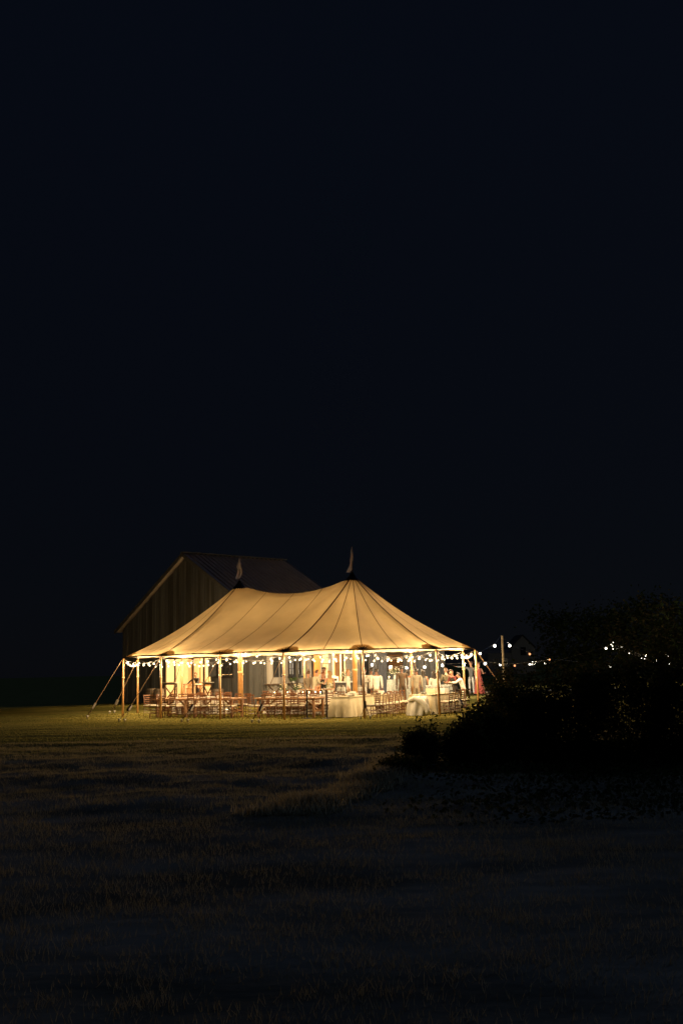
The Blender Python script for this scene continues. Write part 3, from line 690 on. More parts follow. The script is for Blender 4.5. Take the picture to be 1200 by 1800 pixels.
mb = MB(); mb.bar(bpt(0, -bo - 0.06, BH + 0.07), bpt(0, BLEN + bo + 0.06, BH + 0.07), 0.34, 0.05); part('ridge_cap', mb, M['trim'], barn, True)
# lamps inside the barn
def pendant(a, b, z, label):
    p = bpt(a, b, z); t = thing('pendant_lamp', label, 'lamp', p, 0, 'lamps hanging inside the barn')
    mb = MB(); mb.tube([(0, 0, 0.08), (0, 0, max(0.12, 3.39 - z))], 0.008, 4); part('cord', mb, M['wire'], t)
    mb = MB(); mb.lathe((0, 0, 0), [(0.14, 0.02), (0.10, 0.10), (0.03, 0.16)], 12); part('lamp_shade', mb, M['black_metal'], t)
    mb = MB(); mb.ball((0, 0, 0), 0.09, 10, 6); part('bulb', mb, M['barn_bulb'], t, smooth=True)
for k, a in enumerate((DA0 + 0.4, (DA0 + DA1) / 2, DA1 - 0.4)): pendant(a, 1.5, 3.0, ['lamp hanging inside the barn doorway by its left jamb', 'lamp hanging inside the barn doorway at its middle', 'lamp hanging inside the barn doorway by its right jamb'][k])
for k, e in enumerate((SB0 + 0.5, SB1 - 0.5)): pendant(BW - 1.4, e, 2.95, ['lamp hanging in the amber bay of the barn near its left post', 'lamp hanging in the amber bay of the barn near the grey shed'][k])

# ------------------------------------------------------------------ grey shed beyond the barn
SH0 = Vector((1.35, 58.6)); SH1 = Vector((6.0, 60.2)); sd_ = (SH1 - SH0).normalized(); sn_ = Vector((sd_.y, -sd_.x)); SLEN = (SH1 - SH0).length
shed = thing('shed', 'low grey board shed with louvred window and vinyl curtains behind the guests', 'shed', (SH0.x, SH0.y, gz(SH0.x, SH0.y)))
def spt(e, d, z): p = SH0 + sd_ * e + sn_ * d; return Vector((p.x, p.y, z + 0.15))
def sbox(name, e0, e1, d0, d1, z0, z1, m, parent=None):
    mb = MB(); vs = [spt(e, d, z) for e in (e0, e1) for d in (d0, d1) for z in (z0, z1)]
    mb.add(vs, [(0, 1, 3, 2), (4, 6, 7, 5), (0, 4, 5, 1), (2, 3, 7, 6), (0, 2, 6, 4), (1, 5, 7, 3)]); return part(name, mb, m, parent or shed, True)
e = 0.0
while e < SLEN - 0.02:
    e2 = min(SLEN, e + random.uniform(0.2, 0.27)); d = random.uniform(-0.01, 0.012)
    inw = 1.25 < (e + e2) / 2 < 2.15
    if inw: sbox('board', e + .004, e2 - .004, d, 0.04 + d, -0.2, 1.45, M['grey']); sbox('board', e + .004, e2 - .004, d, 0.04 + d, 2.45, 3.0, M['grey'])
    else: sbox('board', e + .004, e2 - .004, d, 0.04 + d, -0.2, 3.0, M['grey'])
    e = e2
sbox('wall_core', 0.02, SLEN - 0.02, -0.10, -0.03, -0.2, 2.98, M['beam'])
sbox('end_wall', SLEN - 0.06, SLEN, -4.0, -0.05, -0.2, 2.95, M['grey']); sbox('end_wall', 0.0, 0.06, -4.0, -0.11, -0.2, 2.95, M['grey'])
sbox('roof', -0.2, SLEN + 0.25, -4.2, 0.35, 3.0, 3.12, M['roof'])
lw = sbox('louvre_window', 1.2, 2.2, 0.05, 0.06, 1.40, 2.50, M['beam'])
for k in range(8):
    mb = MB(); z = 1.48 + k * 0.125; mb.bar(spt(1.25, 0.10, z), spt(2.15, 0.10, z), 0.10, 0.02, (sn_.x * 0.6, sn_.y * 0.6, 0.8)); part('louvre', mb, M['orange_wood'], lw, True)
for k, (e0, e1) in enumerate(((0.05, 0.55), (0.6, 1.1), (2.5, 3.05), (3.1, 3.5), (3.9, 4.4))):
    mb = MB(); mb.grid(lambda u, v: spt(e0 + (e1 - e0) * u, 0.16 + 0.05 * math.sin(u * 19), 0.1 + 2.6 * v), 20, 2); part('curtain', mb, M['sheet'] if k != 1 else M['curtain'], shed, True, True)
for e0 in (0.0, 0.58, 2.4, 3.55, 4.5): sbox('batten', e0, e0 + 0.07, 0.06, 0.12, -0.2, 3.0, M['pale'])

# ------------------------------------------------------------------ yard pole, yard strings, far lights, house
def yardp(px, Y, py):
    x, y = at(px, Y); yh = YH + 5 - ROLL * (px - 600) * 1.0 - 5; return Vector((x, y, HC + (yh - py) / F * Y))
ypt = yardp(878, 50, 1119); g0 = gz(ypt.x, ypt.y)
yp = thing('festoon_pole', 'tall pale square timber post right of the tent carrying the yard lights', 'post', (ypt.x, ypt.y, g0))
mb = MB(); mb.box((0.07, 0, (ypt.z - g0) / 2), (0.07, 0.07, ypt.z - g0 + 0.04), 0.5); part('post', mb, M['yard_pole'], yp)
mb = MB(); mb.tube([(0.09, -0.08, ypt.z - g0 - 0.16), (0.09, -0.20, ypt.z - g0 - 0.16)], 0.012, 6); part('hook', mb, M['steel'], yp)
def yard_string(pts, bulbs, label, key, r, wire='wire_pale'):
    t = thing('yard_lights', label, 'string lights', pts[0], 0, 'bulb strings over the yard')
    mb = MB(); mb.tube(pts, 0.005, 4); part('wire', mb, M[wire], t, True); org = world_org(t)
    for c, kk, rr in bulbs:
        b = link('bulb', bulb_mesh(kk or key, rr or r), t); b.location = c - org; lamp_in(b, kk or key, (rr or r) * 1.15)
hR3 = head(5, -0.02, 2.44)
b1, b2 = yardp(841, 44, 1147), yardp(867, 48, 1133)
yard_string([hR3, b1, b2, ypt], [(b1, None, .05), (b2, None, None)], 'cable with two white bulbs from the tent tip up to the timber post', 'yard_bulb', 0.07)
c1, c2, c3 = yardp(893, 52, 1133), yardp(927, 56, 1148), yardp(961, 60, 1158)
yard_string([ypt, c1, c2, c3, yardp(1010, 66, 1163)], [(c1, None, None), (c2, 'amber_bulb', .06), (c3, 'amber_bulb', .05)], 'cable right of the timber post with one white and two amber bulbs', 'yard_bulb', 0.07)
lows = [(653, 1166), (684, 1170), (713, 1172), (744, 1170), (775, 1167), (812, 1166)]
L1 = [yardp(px, 54.2 - (px - 507) * 0.006, py) for px, py in [(507, 1165)] + lows]
wall0 = bpt(BW + 0.1, px_side(500), 2.9)
yard_string([wall0, L1[0]] + L1[1:] + [yardp(849, 52, 1163), yardp(875, 51.5, 1166), yardp(900, 51, 1167), yardp(960, 50, 1160)],
            [(p, None, None) for p in L1] + [(yardp(849, 52, 1164), None, None), (yardp(875, 51.5, 1167), None, .045), (yardp(900, 51, 1168), 'amber_bulb', .05)],
            'string of bright white bulbs behind the tent, barn wall to timber post', 'yard_bulb', 0.07)
RF = random.Random(4); CL = []
for cx_, cy_, n_ in ((931, 1166, 5), (955, 1165, 4), (1074, 1136, 6), (1081, 1140, 3), (1124, 1155, 5), (1141, 1160, 3), (1165, 1153, 6), (1168, 1163, 4), (1192, 1172, 2)):
    CL += [(cx_ + RF.gauss(0, 3.5), cy_ + RF.gauss(0, 3.5)) for _ in range(n_)]
fl = [(926, 1166), (953, 1164), (1060, 1138), (1071, 1133), (1079, 1139), (1100, 1147), (1065, 1169), (1120, 1155), (1142, 1160), (1163, 1162), (1165, 1152), (1186, 1158)]
FD = [60, 61, 66, 99, 100, 68, 70, 99, 101, 66, 99, 98]
fp = [yardp(px, FD[i], py) for i, (px, py) in enumerate(fl)] + [yardp(px, 64 + RF.random() * 10, py) for px, py in CL]
FD += [66] * len(CL)
fps = sorted(range(len(fp)), key=lambda i: fp[i].x)
yard_string([fp[i] for i in fps], [(fp[i], None, round((random.choice((.045, .06, .075)) if i < len(fl) else random.choice((.014, .02, .03))) * FD[i] / 66, 3)) for i in range(len(fp))], 'distant strings of white bulbs in clusters twinkling through the dark trees at right', 'far_bulb', 0.1, 'wire')
HY = 150.0; hx, _ = at(914, HY)
house = thing('house', 'small pale gabled house with a porch, faint in the dark beyond the timber post', 'house', (hx, HY, 0))
mb = MB(); mb.add([(-1.6, 0, 0), (1.9, 0, 0), (1.9, 0, 4.1), (0.15, 0, 5.9), (-1.6, 0, 4.1), (-1.6, 6, 0), (1.9, 6, 0), (1.9, 6, 4.1), (0.15, 6, 5.9), (-1.6, 6, 4.1)],
                  [(0, 1, 2, 3, 4), (5, 9, 8, 7, 6), (0, 4, 9, 5), (1, 6, 7, 2)]); part('wall', mb, M['house'], house)
mb = MB(); mb.bar((-0.85, -0.2, 5.08), (-0.85, 6.2, 5.08), 2.75, 0.1, (-0.72, 0, 0.70)); mb.bar((1.15, -0.2, 5.08), (1.15, 6.2, 5.08), 2.75, 0.1, (0.72, 0, 0.70)); part('roof', mb, M['house_roof'], house)
mb = MB(); mb.box((-3.4, 2, 1.7), (3.5, 4, 3.4)); part('wing', mb, M['house'], house)
mb = MB(); mb.bar((-3.4, 1.0, 3.9), (-3.4, 1.0, 3.95), 3.9, 3.2, (0, 1, 0.0)); part('wing_roof', mb, M['house_roof'], house)
for wx, wz in ((-4.0, 2.0), (-2.6, 2.0), (0.15, 3.6)):
    mb = MB(); mb.box((wx, -0.04, wz), (0.8, 0.08, 1.2)); part('window', mb, M['glass'], house)
mb = MB()
for k in range(10): mb.box((-5.0 + k * 0.36, -1.2, 0.5), (0.06, 0.06, 0.9))
mb.box((-3.4, -1.2, 1.0), (3.6, 0.1, 0.1)); part('porch_railing', mb, M['house'], house)

# ------------------------------------------------------------------ furniture
def chair_proto():
    t = thing('ladderback_chair', '', 'chair'); c = M['chair']
    for sx in (-1, 1):
        mb = MB(); mb.tube([(sx * 0.18, 0.19, 0), (sx * 0.18, 0.18, 0.45)], [0.013, 0.018], 6); part('leg', mb, c, t)
        mb = MB(); mb.tube([(sx * 0.17, -0.23, 0), (sx * 0.17, -0.19, 0.45), (sx * 0.165, -0.25, 0.92)], [0.014, 0.018, 0.013], 6); part('leg', mb, c, t)
    mb = MB(); mb.box((0, 0, 0.44), (0.41, 0.41, 0.035)); part('seat', mb, c, t)
    mb = MB(); mb.box((0, 0.005, 0.475), (0.40, 0.40, 0.03)); mb.box((0, 0.005, 0.495), (0.35, 0.35, 0.012)); part('cushion', mb, M['cushion'], t)
    mb = MB()
    for z in (0.56, 0.635, 0.71, 0.785, 0.885): mb.box((0, -0.19 - 0.06 * (z - 0.45) / 0.47, z), (0.33, 0.016, 0.03 if z < 0.85 else 0.05))
    part('ladder_back', mb, c, t)
    mb = MB()
    for z in (0.16, 0.27):
        for sx in (-1, 1): mb.tube([(sx * 0.178, 0.185, z), (sx * 0.172, -0.215, z)], 0.010, 5)
        mb.tube([(-0.178, 0.187, z + 0.03), (0.178, 0.187, z + 0.03)], 0.010, 5); mb.tube([(-0.172, -0.215, z + 0.03), (0.172, -0.215, z + 0.03)], 0.010, 5)
    part('stretcher', mb, c, t)
    return t
CH0 = chair_proto(); CH_USED = []
ORD = ['leftmost', 'second', 'third', 'fourth', 'fifth', 'sixth']
def chair(x, y, face, label, group):
    """face = direction (x, y) the sitter looks"""
    o = CH0 if not CH_USED else copy_tree(CH0); CH_USED.append(o)
    o.location = (x, y, gz(x, y)); o.rotation_euler = (0, 0, math.atan2(face[1], face[0]) - PI / 2 + random.uniform(-0.12, 0.12))
    o['label'] = label; o['category'] = 'chair'; o['group'] = group
def chair_row(t0, t1, l, n, facing, where, group, alongn=False, rnd=0.06):
    for k in range(n):
        s = t0 + (t1 - t0) * ((k + 0.5) / n) + random.uniform(-rnd, rnd)
        x, y = tl(s, l + random.uniform(-0.07, 0.07)) if not alongn else tl(l + random.uniform(-0.05, 0.05), s)
        nm = 'leftmost chair' if k == 0 else 'rightmost chair' if k == n - 1 else ORD[k] + ' chair from left'
        chair(x, y, facing, nm + ' ' + where, group)
def farm_table(t0, t1, l, label, wd=0.9):
    x, y = tl((t0 + t1) / 2, l); L_ = t1 - t0
    t = thing('farm_table', label, 'table', (x, y, gz(x, y)), ANG, 'bare wooden farm tables')
    for k in range(5):
        mb = MB(); mb.box((0, -wd / 2 + wd * (k + 0.5) / 5, 0.745), (L_, wd / 5 - 0.006, 0.04)); part('plank', mb, M['table'], t)
    mb = MB(); mb.box((0, 0, 0.70), (L_ - 0.2, wd - 0.16, 0.05)); part('apron', mb, M['table'], t)
    for sx in (-1, 1):
        for sy in (-1, 1):
            mb = MB(); mb.box((sx * (L_ / 2 - 0.16), sy * (wd / 2 - 0.12), 0.34), (0.08, 0.08, 0.68)); part('leg', mb, M['table'], t)
        mb = MB(); mb.bar((sx * (L_ / 2 - 0.18), 0, 0.28), (sx * (L_ / 2 - 0.75), 0, 0.67), 0.05, 0.05); mb.box((sx * (L_ / 2 - 0.16), 0, 0.26), (0.06, wd - 0.3, 0.06)); part('brace', mb, M['table'], t)
    return t
def cloth_table(cx, cyy, lx, ly, rz, label, drop=0.74, m='linen', grp='tables under long cloths'):
    t = thing('cloth_table', label, 'table', (cx, cyy, gz(cx, cyy)), rz, grp)
    mb = MB(); mb.box((0, 0, 0.735), (lx - 0.02, ly - 0.02, 0.03)); part('tabletop', mb, M['table'], t)
    for sx in (-1, 1):
        for sy in (-1, 1):
            mb = MB(); mb.box((sx * (lx / 2 - 0.2), sy * (ly / 2 - 0.15), 0.36), (0.05, 0.05, 0.72)); part('leg', mb, M['table'], t)
    # cloth: flat top, folds that deepen towards the floor, flared corners
    n = 150; rows = 9; vs = []; fs = []; per = 2 * (lx + ly)
    def edge(s):
        s %= per
        if s < lx: return (-lx / 2 + s, -ly / 2, 0, -1)
        s -= lx
        if s < ly: return (lx / 2, -ly / 2 + s, 1, 0)
        s -= ly
        if s < lx: return (lx / 2 - s, ly / 2, 0, 1)
        s -= lx; return (-lx / 2, ly / 2 - s, -1, 0)
    ph = random.uniform(0, 6)
    for r in range(rows):
        f = r / (rows - 1)
        for j in range(n):
            s = per * j / n; x, y, nx, ny = edge(s)
            dc = min(abs(s - c) for c in (0, lx, lx + ly, 2 * lx + ly, per))
            flare = 0.015 + 0.05 * f + 0.075 * f * math.sin(s * 17 + ph + 1.3 * math.sin(s * 3)) * f ** 0.6 + 0.10 * f * math.exp(-(dc / 0.16) ** 2)
            ln = math.hypot(x, y); cx_, cy_ = (x / (lx / 2)), (y / (ly / 2))
            dx, dy = nx, ny
            if dc < 0.2: dx, dy = nx * 0.8 + 0.3 * (1 if x > 0 else -1), ny * 0.8 + 0.3 * (1 if y > 0 else -1)
            vs.append((x + dx * flare, y + dy * flare, 0.765 - drop * f + (0.0 if f < 1 else 0.008 * math.sin(s * 9))))
    for r in range(rows - 1):
        for j in range(n):
            q = (j + 1) % n; fs.append((r * n + j, r * n + q, (r + 1) * n + q, (r + 1) * n + j))
    fs.append(tuple(range(n))); mb = MB(); mb.add(vs, fs); part('tablecloth', mb, M[m], t, smooth=True)
    return t
fwd = (-tn.x, -tn.y); back = (tn.x, tn.y); rgt = (ta.x, ta.y); lft = (-ta.x, -ta.y)
TZ = 0.768
# front row of bare wooden tables
farm_table(-4.15, -2.35, 4.1, 'bare wooden farm table at the left front corner of the tent')
farm_table(-2.2, 0.0, 4.1, 'bare wooden farm table left of the front middle, beneath the slanting guy rope')
farm_table(0.7, 3.6, 3.75, 'long bare wooden farm table left of the cloth table by the near pole')
GC = 'brown ladderback chairs with ivory cushions'
chair_row(-4.0, -2.5, 4.78, 3, fwd, 'on near side of the left corner farm table', GC)
chair_row(-4.0, -2.5, 3.42, 3, back, 'on far side of the left corner farm table', GC)
x, y = tl(-4.62, 4.15); chair(x, y, rgt, 'brown chair at the left head of the corner farm table', GC)
x, y = tl(-4.7, 3.2); chair(x, y, rgt, 'brown chair standing loose behind the left corner farm table', GC)
chair_row(-2.1, 0.25, 4.78, 4, fwd, 'on near side of the farm table beneath the guy rope', GC)
chair_row(-2.1, 0.0, 3.42, 4, back, 'on far side of the farm table beneath the guy rope', GC)
chair_row(0.7, 3.3, 4.5, 4, fwd, 'on near side of the long farm table by the cream one', GC)
chair_row(0.7, 3.6, 3.05, 5, back, 'on far side of the long farm table by the cream one', GC)
# second row
x, y = tl(-3.7, 1.9); cloth_table(x, y, 2.2, 0.8, ANG, 'white-clothed table before the lit barn doorway, empty', m='white_linen')
chair_row(-4.7, -2.7, 2.55, 4, fwd, 'on near side of the empty white table before the barn doorway', GC)
chair_row(-4.7, -2.7, 1.25, 4, back, 'on far side of the empty white table before the barn doorway', GC)
x, y = tl(1.35, 1.55); cloth_table(x, y, 3.1, 0.9, ANG, 'long clothed table crowded with flowers, candles and glasses', m='white_linen')
chair_row(-0.1, 2.8, 2.25, 5, fwd, 'on near side of the flower-laden table', GC)
chair_row(-0.1, 2.8, 0.85, 5, back, 'on far side of the flower-laden table', GC)
farm_table(-2.3, -0.3, -1.4, 'bare wooden farm table between the left centre pole and the barn corner')
chair_row(-2.2, -0.4, -0.72, 3, fwd, 'on near side of the farm table behind the left centre pole', GC)
chair_row(-2.2, -0.4, -2.1, 3, back, 'on far side of the farm table behind the left centre pole', GC)
# the long buffet, the cloth table by the near pole, the right end table
x, y = tl(3.6, 0.62); cloth_table(x, y, 3.3, 0.76, ANG, 'long cream-clothed buffet table in front of the standing guests', m='linen'); BUF = (x, y)
chair_row(2.9, 5.0, 1.32, 4, fwd, 'on near side of the long cream buffet', GC)
cC = Vector((0.13, 37.9)) - ta * 0.40 - tn * 0.95
cloth_table(cC.x, cC.y, 0.80, 1.9, ANG, 'cream-clothed table with a pile of white napkins beside the dark near pole')
for k in range(4):
    p = Vector((1.0, 37.35)) - tn * (0.53 * k)
    chair(p.x, p.y, lft if k else (ta.x * -1, ta.y * -1), ['nearest brown chair', 'second nearest brown chair', 'third nearest brown chair', 'farthest brown chair'][k] + ' of the row right of the dark near pole', GC)
cE = Vector((3.30, 38.75)) - ta * 0.47 - tn * 1.3
cloth_table(cE.x, cE.y, 0.95, 2.6, ANG, 'cream-clothed table at the right end laden with racks of glasses')
for k in range(4):
    p = Vector((3.75, 39.0)) - tn * (0.55 * k + 0.1) + ta * 0.1
    chair(p.x, p.y, lft, ['nearest brown chair', 'second nearest brown chair', 'third nearest brown chair', 'farthest brown chair'][k] + ' on the right side of the glass-rack table', GC)
for k in range(3):
    p = Vector((1.95, 39.7)) - tn * (0.55 * k)
    chair(p.x, p.y, rgt, ['nearest brown chair', 'middle brown chair', 'farthest brown chair'][k] + ' on the left side of the glass-rack table', GC)
# tall bistro tables
for px, Y, lab in ((537, 37.9, 'left one of two thin black bistro tables at the tent front'), (571, 37.6, 'right one of two thin black bistro tables, beside the cream cloth')):
    x, y = at(px + 2, Y); t = thing('bistro_table', lab, 'table', (x, y, gz(x, y)), 0, 'thin black bistro tables')
    mb = MB(); mb.lathe((0, 0, 0), [(0.30, 1.06), (0.31, 1.07), (0.31, 1.085), (0.30, 1.095)], 20); part('tabletop', mb, M['table'], t)
    mb = MB(); mb.tube([(0, 0, 0.03), (0, 0, 1.06)], 0.032, 8); part('pedestal', mb, M['black_metal'], t)
    mb = MB(); mb.lathe((0, 0, 0), [(0.2, 0.0), (0.2, 0.015), (0.05, 0.04)], 14); part('base', mb, M['black_metal'], t)

# ------------------------------------------------------------------ things on the tables
def blossom(name, x, y, z, label, cat, h=0.22, rad=0.16, vase='ceramic', n=16, grp=None, green=True):
    t = thing(name, label, cat, (x, y, z), 0, grp)
    mb = MB(); mb.lathe((0, 0, 0), [(0.05, 0), (0.07, 0.06), (0.045, h * 0.8), (0.06, h)], 10); part('vase', mb, M[vase], t, smooth=True)
    mb = MB(); st = MB()
    for k in range(n):
        a = random.uniform(0, 2 * PI); r = rad * random.random() ** 0.6; zz = h + 0.05 + random.random() * rad * 1.3
        mb.ball((r * math.cos(a), r * math.sin(a), zz), random.uniform(0.03, 0.05), 6, 4, (1, 1, 0.75)); st.tube([(0, 0, h - 0.03), (r * math.cos(a), r * math.sin(a), zz)], 0.005, 4)
    part('blooms', mb, M['petal'], t)['kind'] = 'stuff'; part('stems', st, M['green'], t)['kind'] = 'stuff'
    if green:
        C = np.array([[random.gauss(0, rad * 0.7), random.gauss(0, rad * 0.7), h + random.uniform(0, rad)] for _ in range(40)])
        o = link('leaves', leaf_mesh('leaves', C, 0.05, M['green'], RNG), t)
for k, (s, lab) in enumerate(((0.35, 'white flower vase at the left of the long flower table'), (1.1, 'white flower vase near the middle of the long flower table'), (2.6, 'white flower vase at the right of the long flower table'))):
    x, y = tl(s, 1.5); blossom('flower_vase', x, y, TZ, lab, 'flowers', grp='flowers on the long table')
def candle(x, y, z, label):
    t = thing('candle_jar', label, 'candle', (x, y, z), 0, 'candles on the long flower table')
    mb = MB(); mb.lathe((0, 0, 0), [(0.035, 0), (0.04, 0.10)], 8); part('jar', mb, M['tumbler'], t)
    mb = MB(); mb.ball((0, 0, 0.125), 0.016, 6, 5, (1, 1, 1.8)); part('flame', mb, M['candle'], t)
for k, s in enumerate((0.1, 0.75, 1.5, 1.8, 2.1, 2.35)):
    x, y = tl(s, 1.78); candle(x, y, TZ, ['candle jar at the left end of the flower table', 'candle jar between the two left flower vases', 'candle jar just right of the middle vase', 'candle jar at the middle of the gap before the right vase', 'candle jar among the water glasses', 'candle jar beside the right flower vase'][k])
gl = MB()
gl.lathe((0, 0, 0), [(0.03, 0), (0.012, 0.012), (0.008, 0.09), (0.036, 0.14), (0.033, 0.20)], 8)
gm_ = gl.mesh('wine_glass', M['tumbler'], smooth=True)
GT = ['standing glass on the flower table']
for k in range(14):
    x, y = tl(-0.05 + 0.21 * k, 1.42 if k % 2 else 1.68); o = link('wine_glass', gm_); o.location = (x, y, TZ)
    o['label'] = ('leftmost', 'second', 'third', 'fourth', 'fifth', 'sixth', 'seventh', 'eighth', 'ninth', 'tenth', 'eleventh', 'twelfth', 'thirteenth', 'rightmost')[k] + (' stemmed glass' if k in (0, 13) else ' stemmed glass from left') + ' on the flower-laden table'; o['category'] = 'glass'; o['group'] = 'glasses on the flower table'
# napkin pile on the near cloth table
t = thing('napkin_pile', 'pile of white folded napkins on the cream table beside the near pole', 'napkins', (cC.x - 0.05, cC.y - 0.2, TZ))
for k in range(12):
    mb = MB(); a = random.uniform(0, PI); r = 0.26 * random.random(); b = random.uniform(0, 6)
    mb.box((r * math.cos(b), r * math.sin(b), 0.03 + 0.012 * k), (0.22, 0.15, 0.05), a); part('napkin', mb, M['white_linen'], t)
# linen heap thrown over the left side of the right table
def heap():
    t = thing('linen_heap', 'heap of bunched white linen slumped from the right table to the grass', 'cloth', (2.72, 38.45, 0))
    mb = MB()
    def P(u, v):
        th = u * 2 * PI; q = v ** 0.8
        r = 0.19 + 0.19 * q + (0.012 + 0.035 * v) * math.sin(th * 6 + v * 2.2) + 0.015 * math.sin(th * 11 - v * 3)
        r = r if v > 0.001 else 0.01
        lop = 0.16 * math.sin(PI * v) * math.cos(th - 2.6)
        return (1.0 * r * math.cos(th) + 0.12 * (1 - v) - lop * 0.5, 0.72 * r * math.sin(th) - 0.05 * v, 0.70 * (1 - v ** 1.7) + 0.03 * math.sin(th * 2 + 1) * (1 - v) + 0.01)
    mb.grid(P, 72, 18); part('cloth_folds', mb, M['white_linen'], t, smooth=True)
    mb = MB()
    roll = [Vector((-0.34, -0.10, 0.56)), Vector((-0.12, -0.20, 0.66)), Vector((0.14, -0.25, 0.56)), Vector((0.30, -0.30, 0.36)), Vector((0.37, -0.33, 0.15)), Vector((0.36, -0.40, 0.06))]
    mb.tube(roll, [0.05, 0.10, 0.12, 0.12, 0.10, 0.06], 10); part('cloth_roll', mb, M['white_linen'], t, smooth=True)
heap()
# bottle racks, glasses and a lantern on the right table; dispensers and a box on the buffet
def rack(x, y, z, nx, ny, label, m):
    t = thing('glass_rack', label, 'rack', (x, y, z), ANG, 'racks of glasses on the right table')
    mb = MB(); W, D, H = nx * 0.085, ny * 0.085, 0.20
    for sx in (-1, 1): mb.box((sx * W / 2, 0, H / 2), (0.012, D, H)); mb.box((0, sx * D / 2, H / 2), (W - 0.012, 0.012, H))
    mb.box((0, 0, 0.008), (W - 0.02, D - 0.02, 0.012)); part('crate', mb, m, t)
    for i in range(nx):
        for j in range(ny):
            o = link('glass', gm2, t); o.location = (-W / 2 + 0.0425 + i * 0.085, -D / 2 + 0.0425 + j * 0.085, 0.02)
g2 = MB(); g2.lathe((0, 0, 0), [(0.03, 0), (0.033, 0.22), (0.036, 0.30)], 8); gm2 = g2.mesh('glass', M['tumbler'], smooth=True)
p = cE + ta * 0.08 - tn * 0.5; rack(p.x, p.y, TZ, 5, 4, 'white rack of tall glasses at the far part of the right table', M['ceramic'])
p = cE - ta * 0.15 - tn * 0.02; rack(p.x, p.y, TZ, 4, 3, 'pale brown rack of glasses on the right table left of the pole', M['linen'])
p = cE + ta * 0.1 - tn * 1.0; rack(p.x, p.y, TZ, 4, 4, 'grey rack of glasses at the far end of the right table', M['pattern'])
def bottle(x, y, z, label, m, h=0.32):
    mb = MB(); mb.lathe((0, 0, 0), [(0.036, 0), (0.038, h * 0.6), (0.014, h * 0.78), (0.013, h)], 10)
    solo('bottle', mb, M[m], label, 'bottle', (0, 0, 0)).location = (x, y, z)
p = cE + ta * 0.28 + tn * 0.15; bottle(p.x, p.y, TZ, 'amber bottle in front of the glass racks on the right table', 'orange_wood')
p = cE + ta * 0.12 + tn * 0.25; bottle(p.x, p.y, TZ, 'pale bottle beside the amber one on the right table', 'linen', 0.26)
p = cE - ta * 0.1 + tn * 0.75
mb = MB()
for k in range(4): mb.lathe((0, 0, 0.018 * k), [(0.09, 0.0), (0.13, 0.014)], 16)
o = solo('plate_stack', mb, M['ceramic'], 'low stack of white plates on the near end of the right table', 'plates', (0, 0, 0)); o.location = (p.x, p.y, TZ)
bx_, by_ = BUF
def dispenser(x, y, z, label):
    t = thing('drink_dispenser', label, 'dispenser', (x, y, z), 0, 'clear drink dispensers on the buffet')
    mb = MB(); mb.lathe((0, 0, 0), [(0.08, 0), (0.10, 0.02), (0.10, 0.26), (0.05, 0.31)], 12); part('jar', mb, M['tumbler'], t, smooth=True)
    mb = MB(); mb.lathe((0, 0, 0.31), [(0.06, 0), (0.06, 0.03), (0.01, 0.05)], 10); part('lid', mb, M['steel'], t)
    mb = MB(); mb.tube([(0, -0.09, 0.04), (0, -0.14, 0.04), (0, -0.14, 0.01)], 0.01, 5); part('tap', mb, M['steel'], t)
for k, s in enumerate((2.55, 2.75, 3.55, 3.75)):
    x, y = tl(s, 0.6); dispenser(x, y, TZ, ['clear drink dispenser farthest left on the buffet', 'clear drink dispenser left of the centre pole', 'clear drink dispenser right of the dark near pole', 'clear drink dispenser before the men in white shirts'][k])
def boxthing(name, label, cat, x, y, z, s, m, rz=ANG):
    mb = MB(); mb.box((0, 0, s[2] / 2), s); t = thing(name, label, cat, (x, y, z), rz); part('carton', mb, m, t)
    mb = MB(); mb.box((0, s[1] * 0.26, s[2] + 0.01), (s[0] + 0.01, s[1] * 0.46, 0.012)); mb.box((0, -s[1] * 0.26, s[2] + 0.01), (s[0] + 0.01, s[1] * 0.46, 0.012)); part('flap', mb, m, t)
x, y = tl(4.5, 0.6); boxthing('white_box', 'small white carton on the buffet right of the dispensers', 'box', x, y, TZ, (0.24, 0.18, 0.12), M['ceramic'])
x, y = tl(2.2, 0.6); boxthing('paper_bag', 'cream paper bag at the left end of the buffet', 'bag', x, y, TZ, (0.16, 0.12, 0.2), M['linen'])
# bar with dark front, printer-like white case and urn of flowers
x, y = at(596, 50.0); gb = gz(x, y)
bar = thing('bar_counter', 'dark-fronted bar counter with pale top before the amber barn bay', 'bar', (x, y, gb), 0.15)
mb = MB(); mb.box((0, 0, 0.53), (1.25, 0.6, 1.06)); part('front', mb, M['black_metal'], bar)
mb = MB(); mb.box((0, 0, 1.09), (1.4, 0.75, 0.05)); part('countertop', mb, M['pattern'], bar)
mb = MB(); mb.bar((-0.5, -0.32, 0.75), (-0.15, -0.32, 0.55), 0.03, 0.04); part('ice_scoop', mb, M['ceramic'], bar)
t = thing('white_case', 'white lidded case on the left half of the dark bar', 'case', (x - 0.32, y - 0.05, gb + 1.115), 0.15)
mb = MB(); mb.box((0, 0, 0.13), (0.5, 0.4, 0.26)); part('body', mb, M['ceramic'], t); mb = MB(); mb.box((0.02, -0.205, 0.1), (0.3, 0.012, 0.12)); part('opening', mb, M['frame'], t); mb = MB(); mb.box((-0.05, 0.02, 0.285), (0.36, 0.3, 0.05)); part('lid', mb, M['white_linen'], t)
blossom('flower_urn', x + 0.36, y + 0.05, gb + 1.115, 'white bouquet in a vase on the right of the dark bar', 'flowers', 0.16, 0.24, n=26)
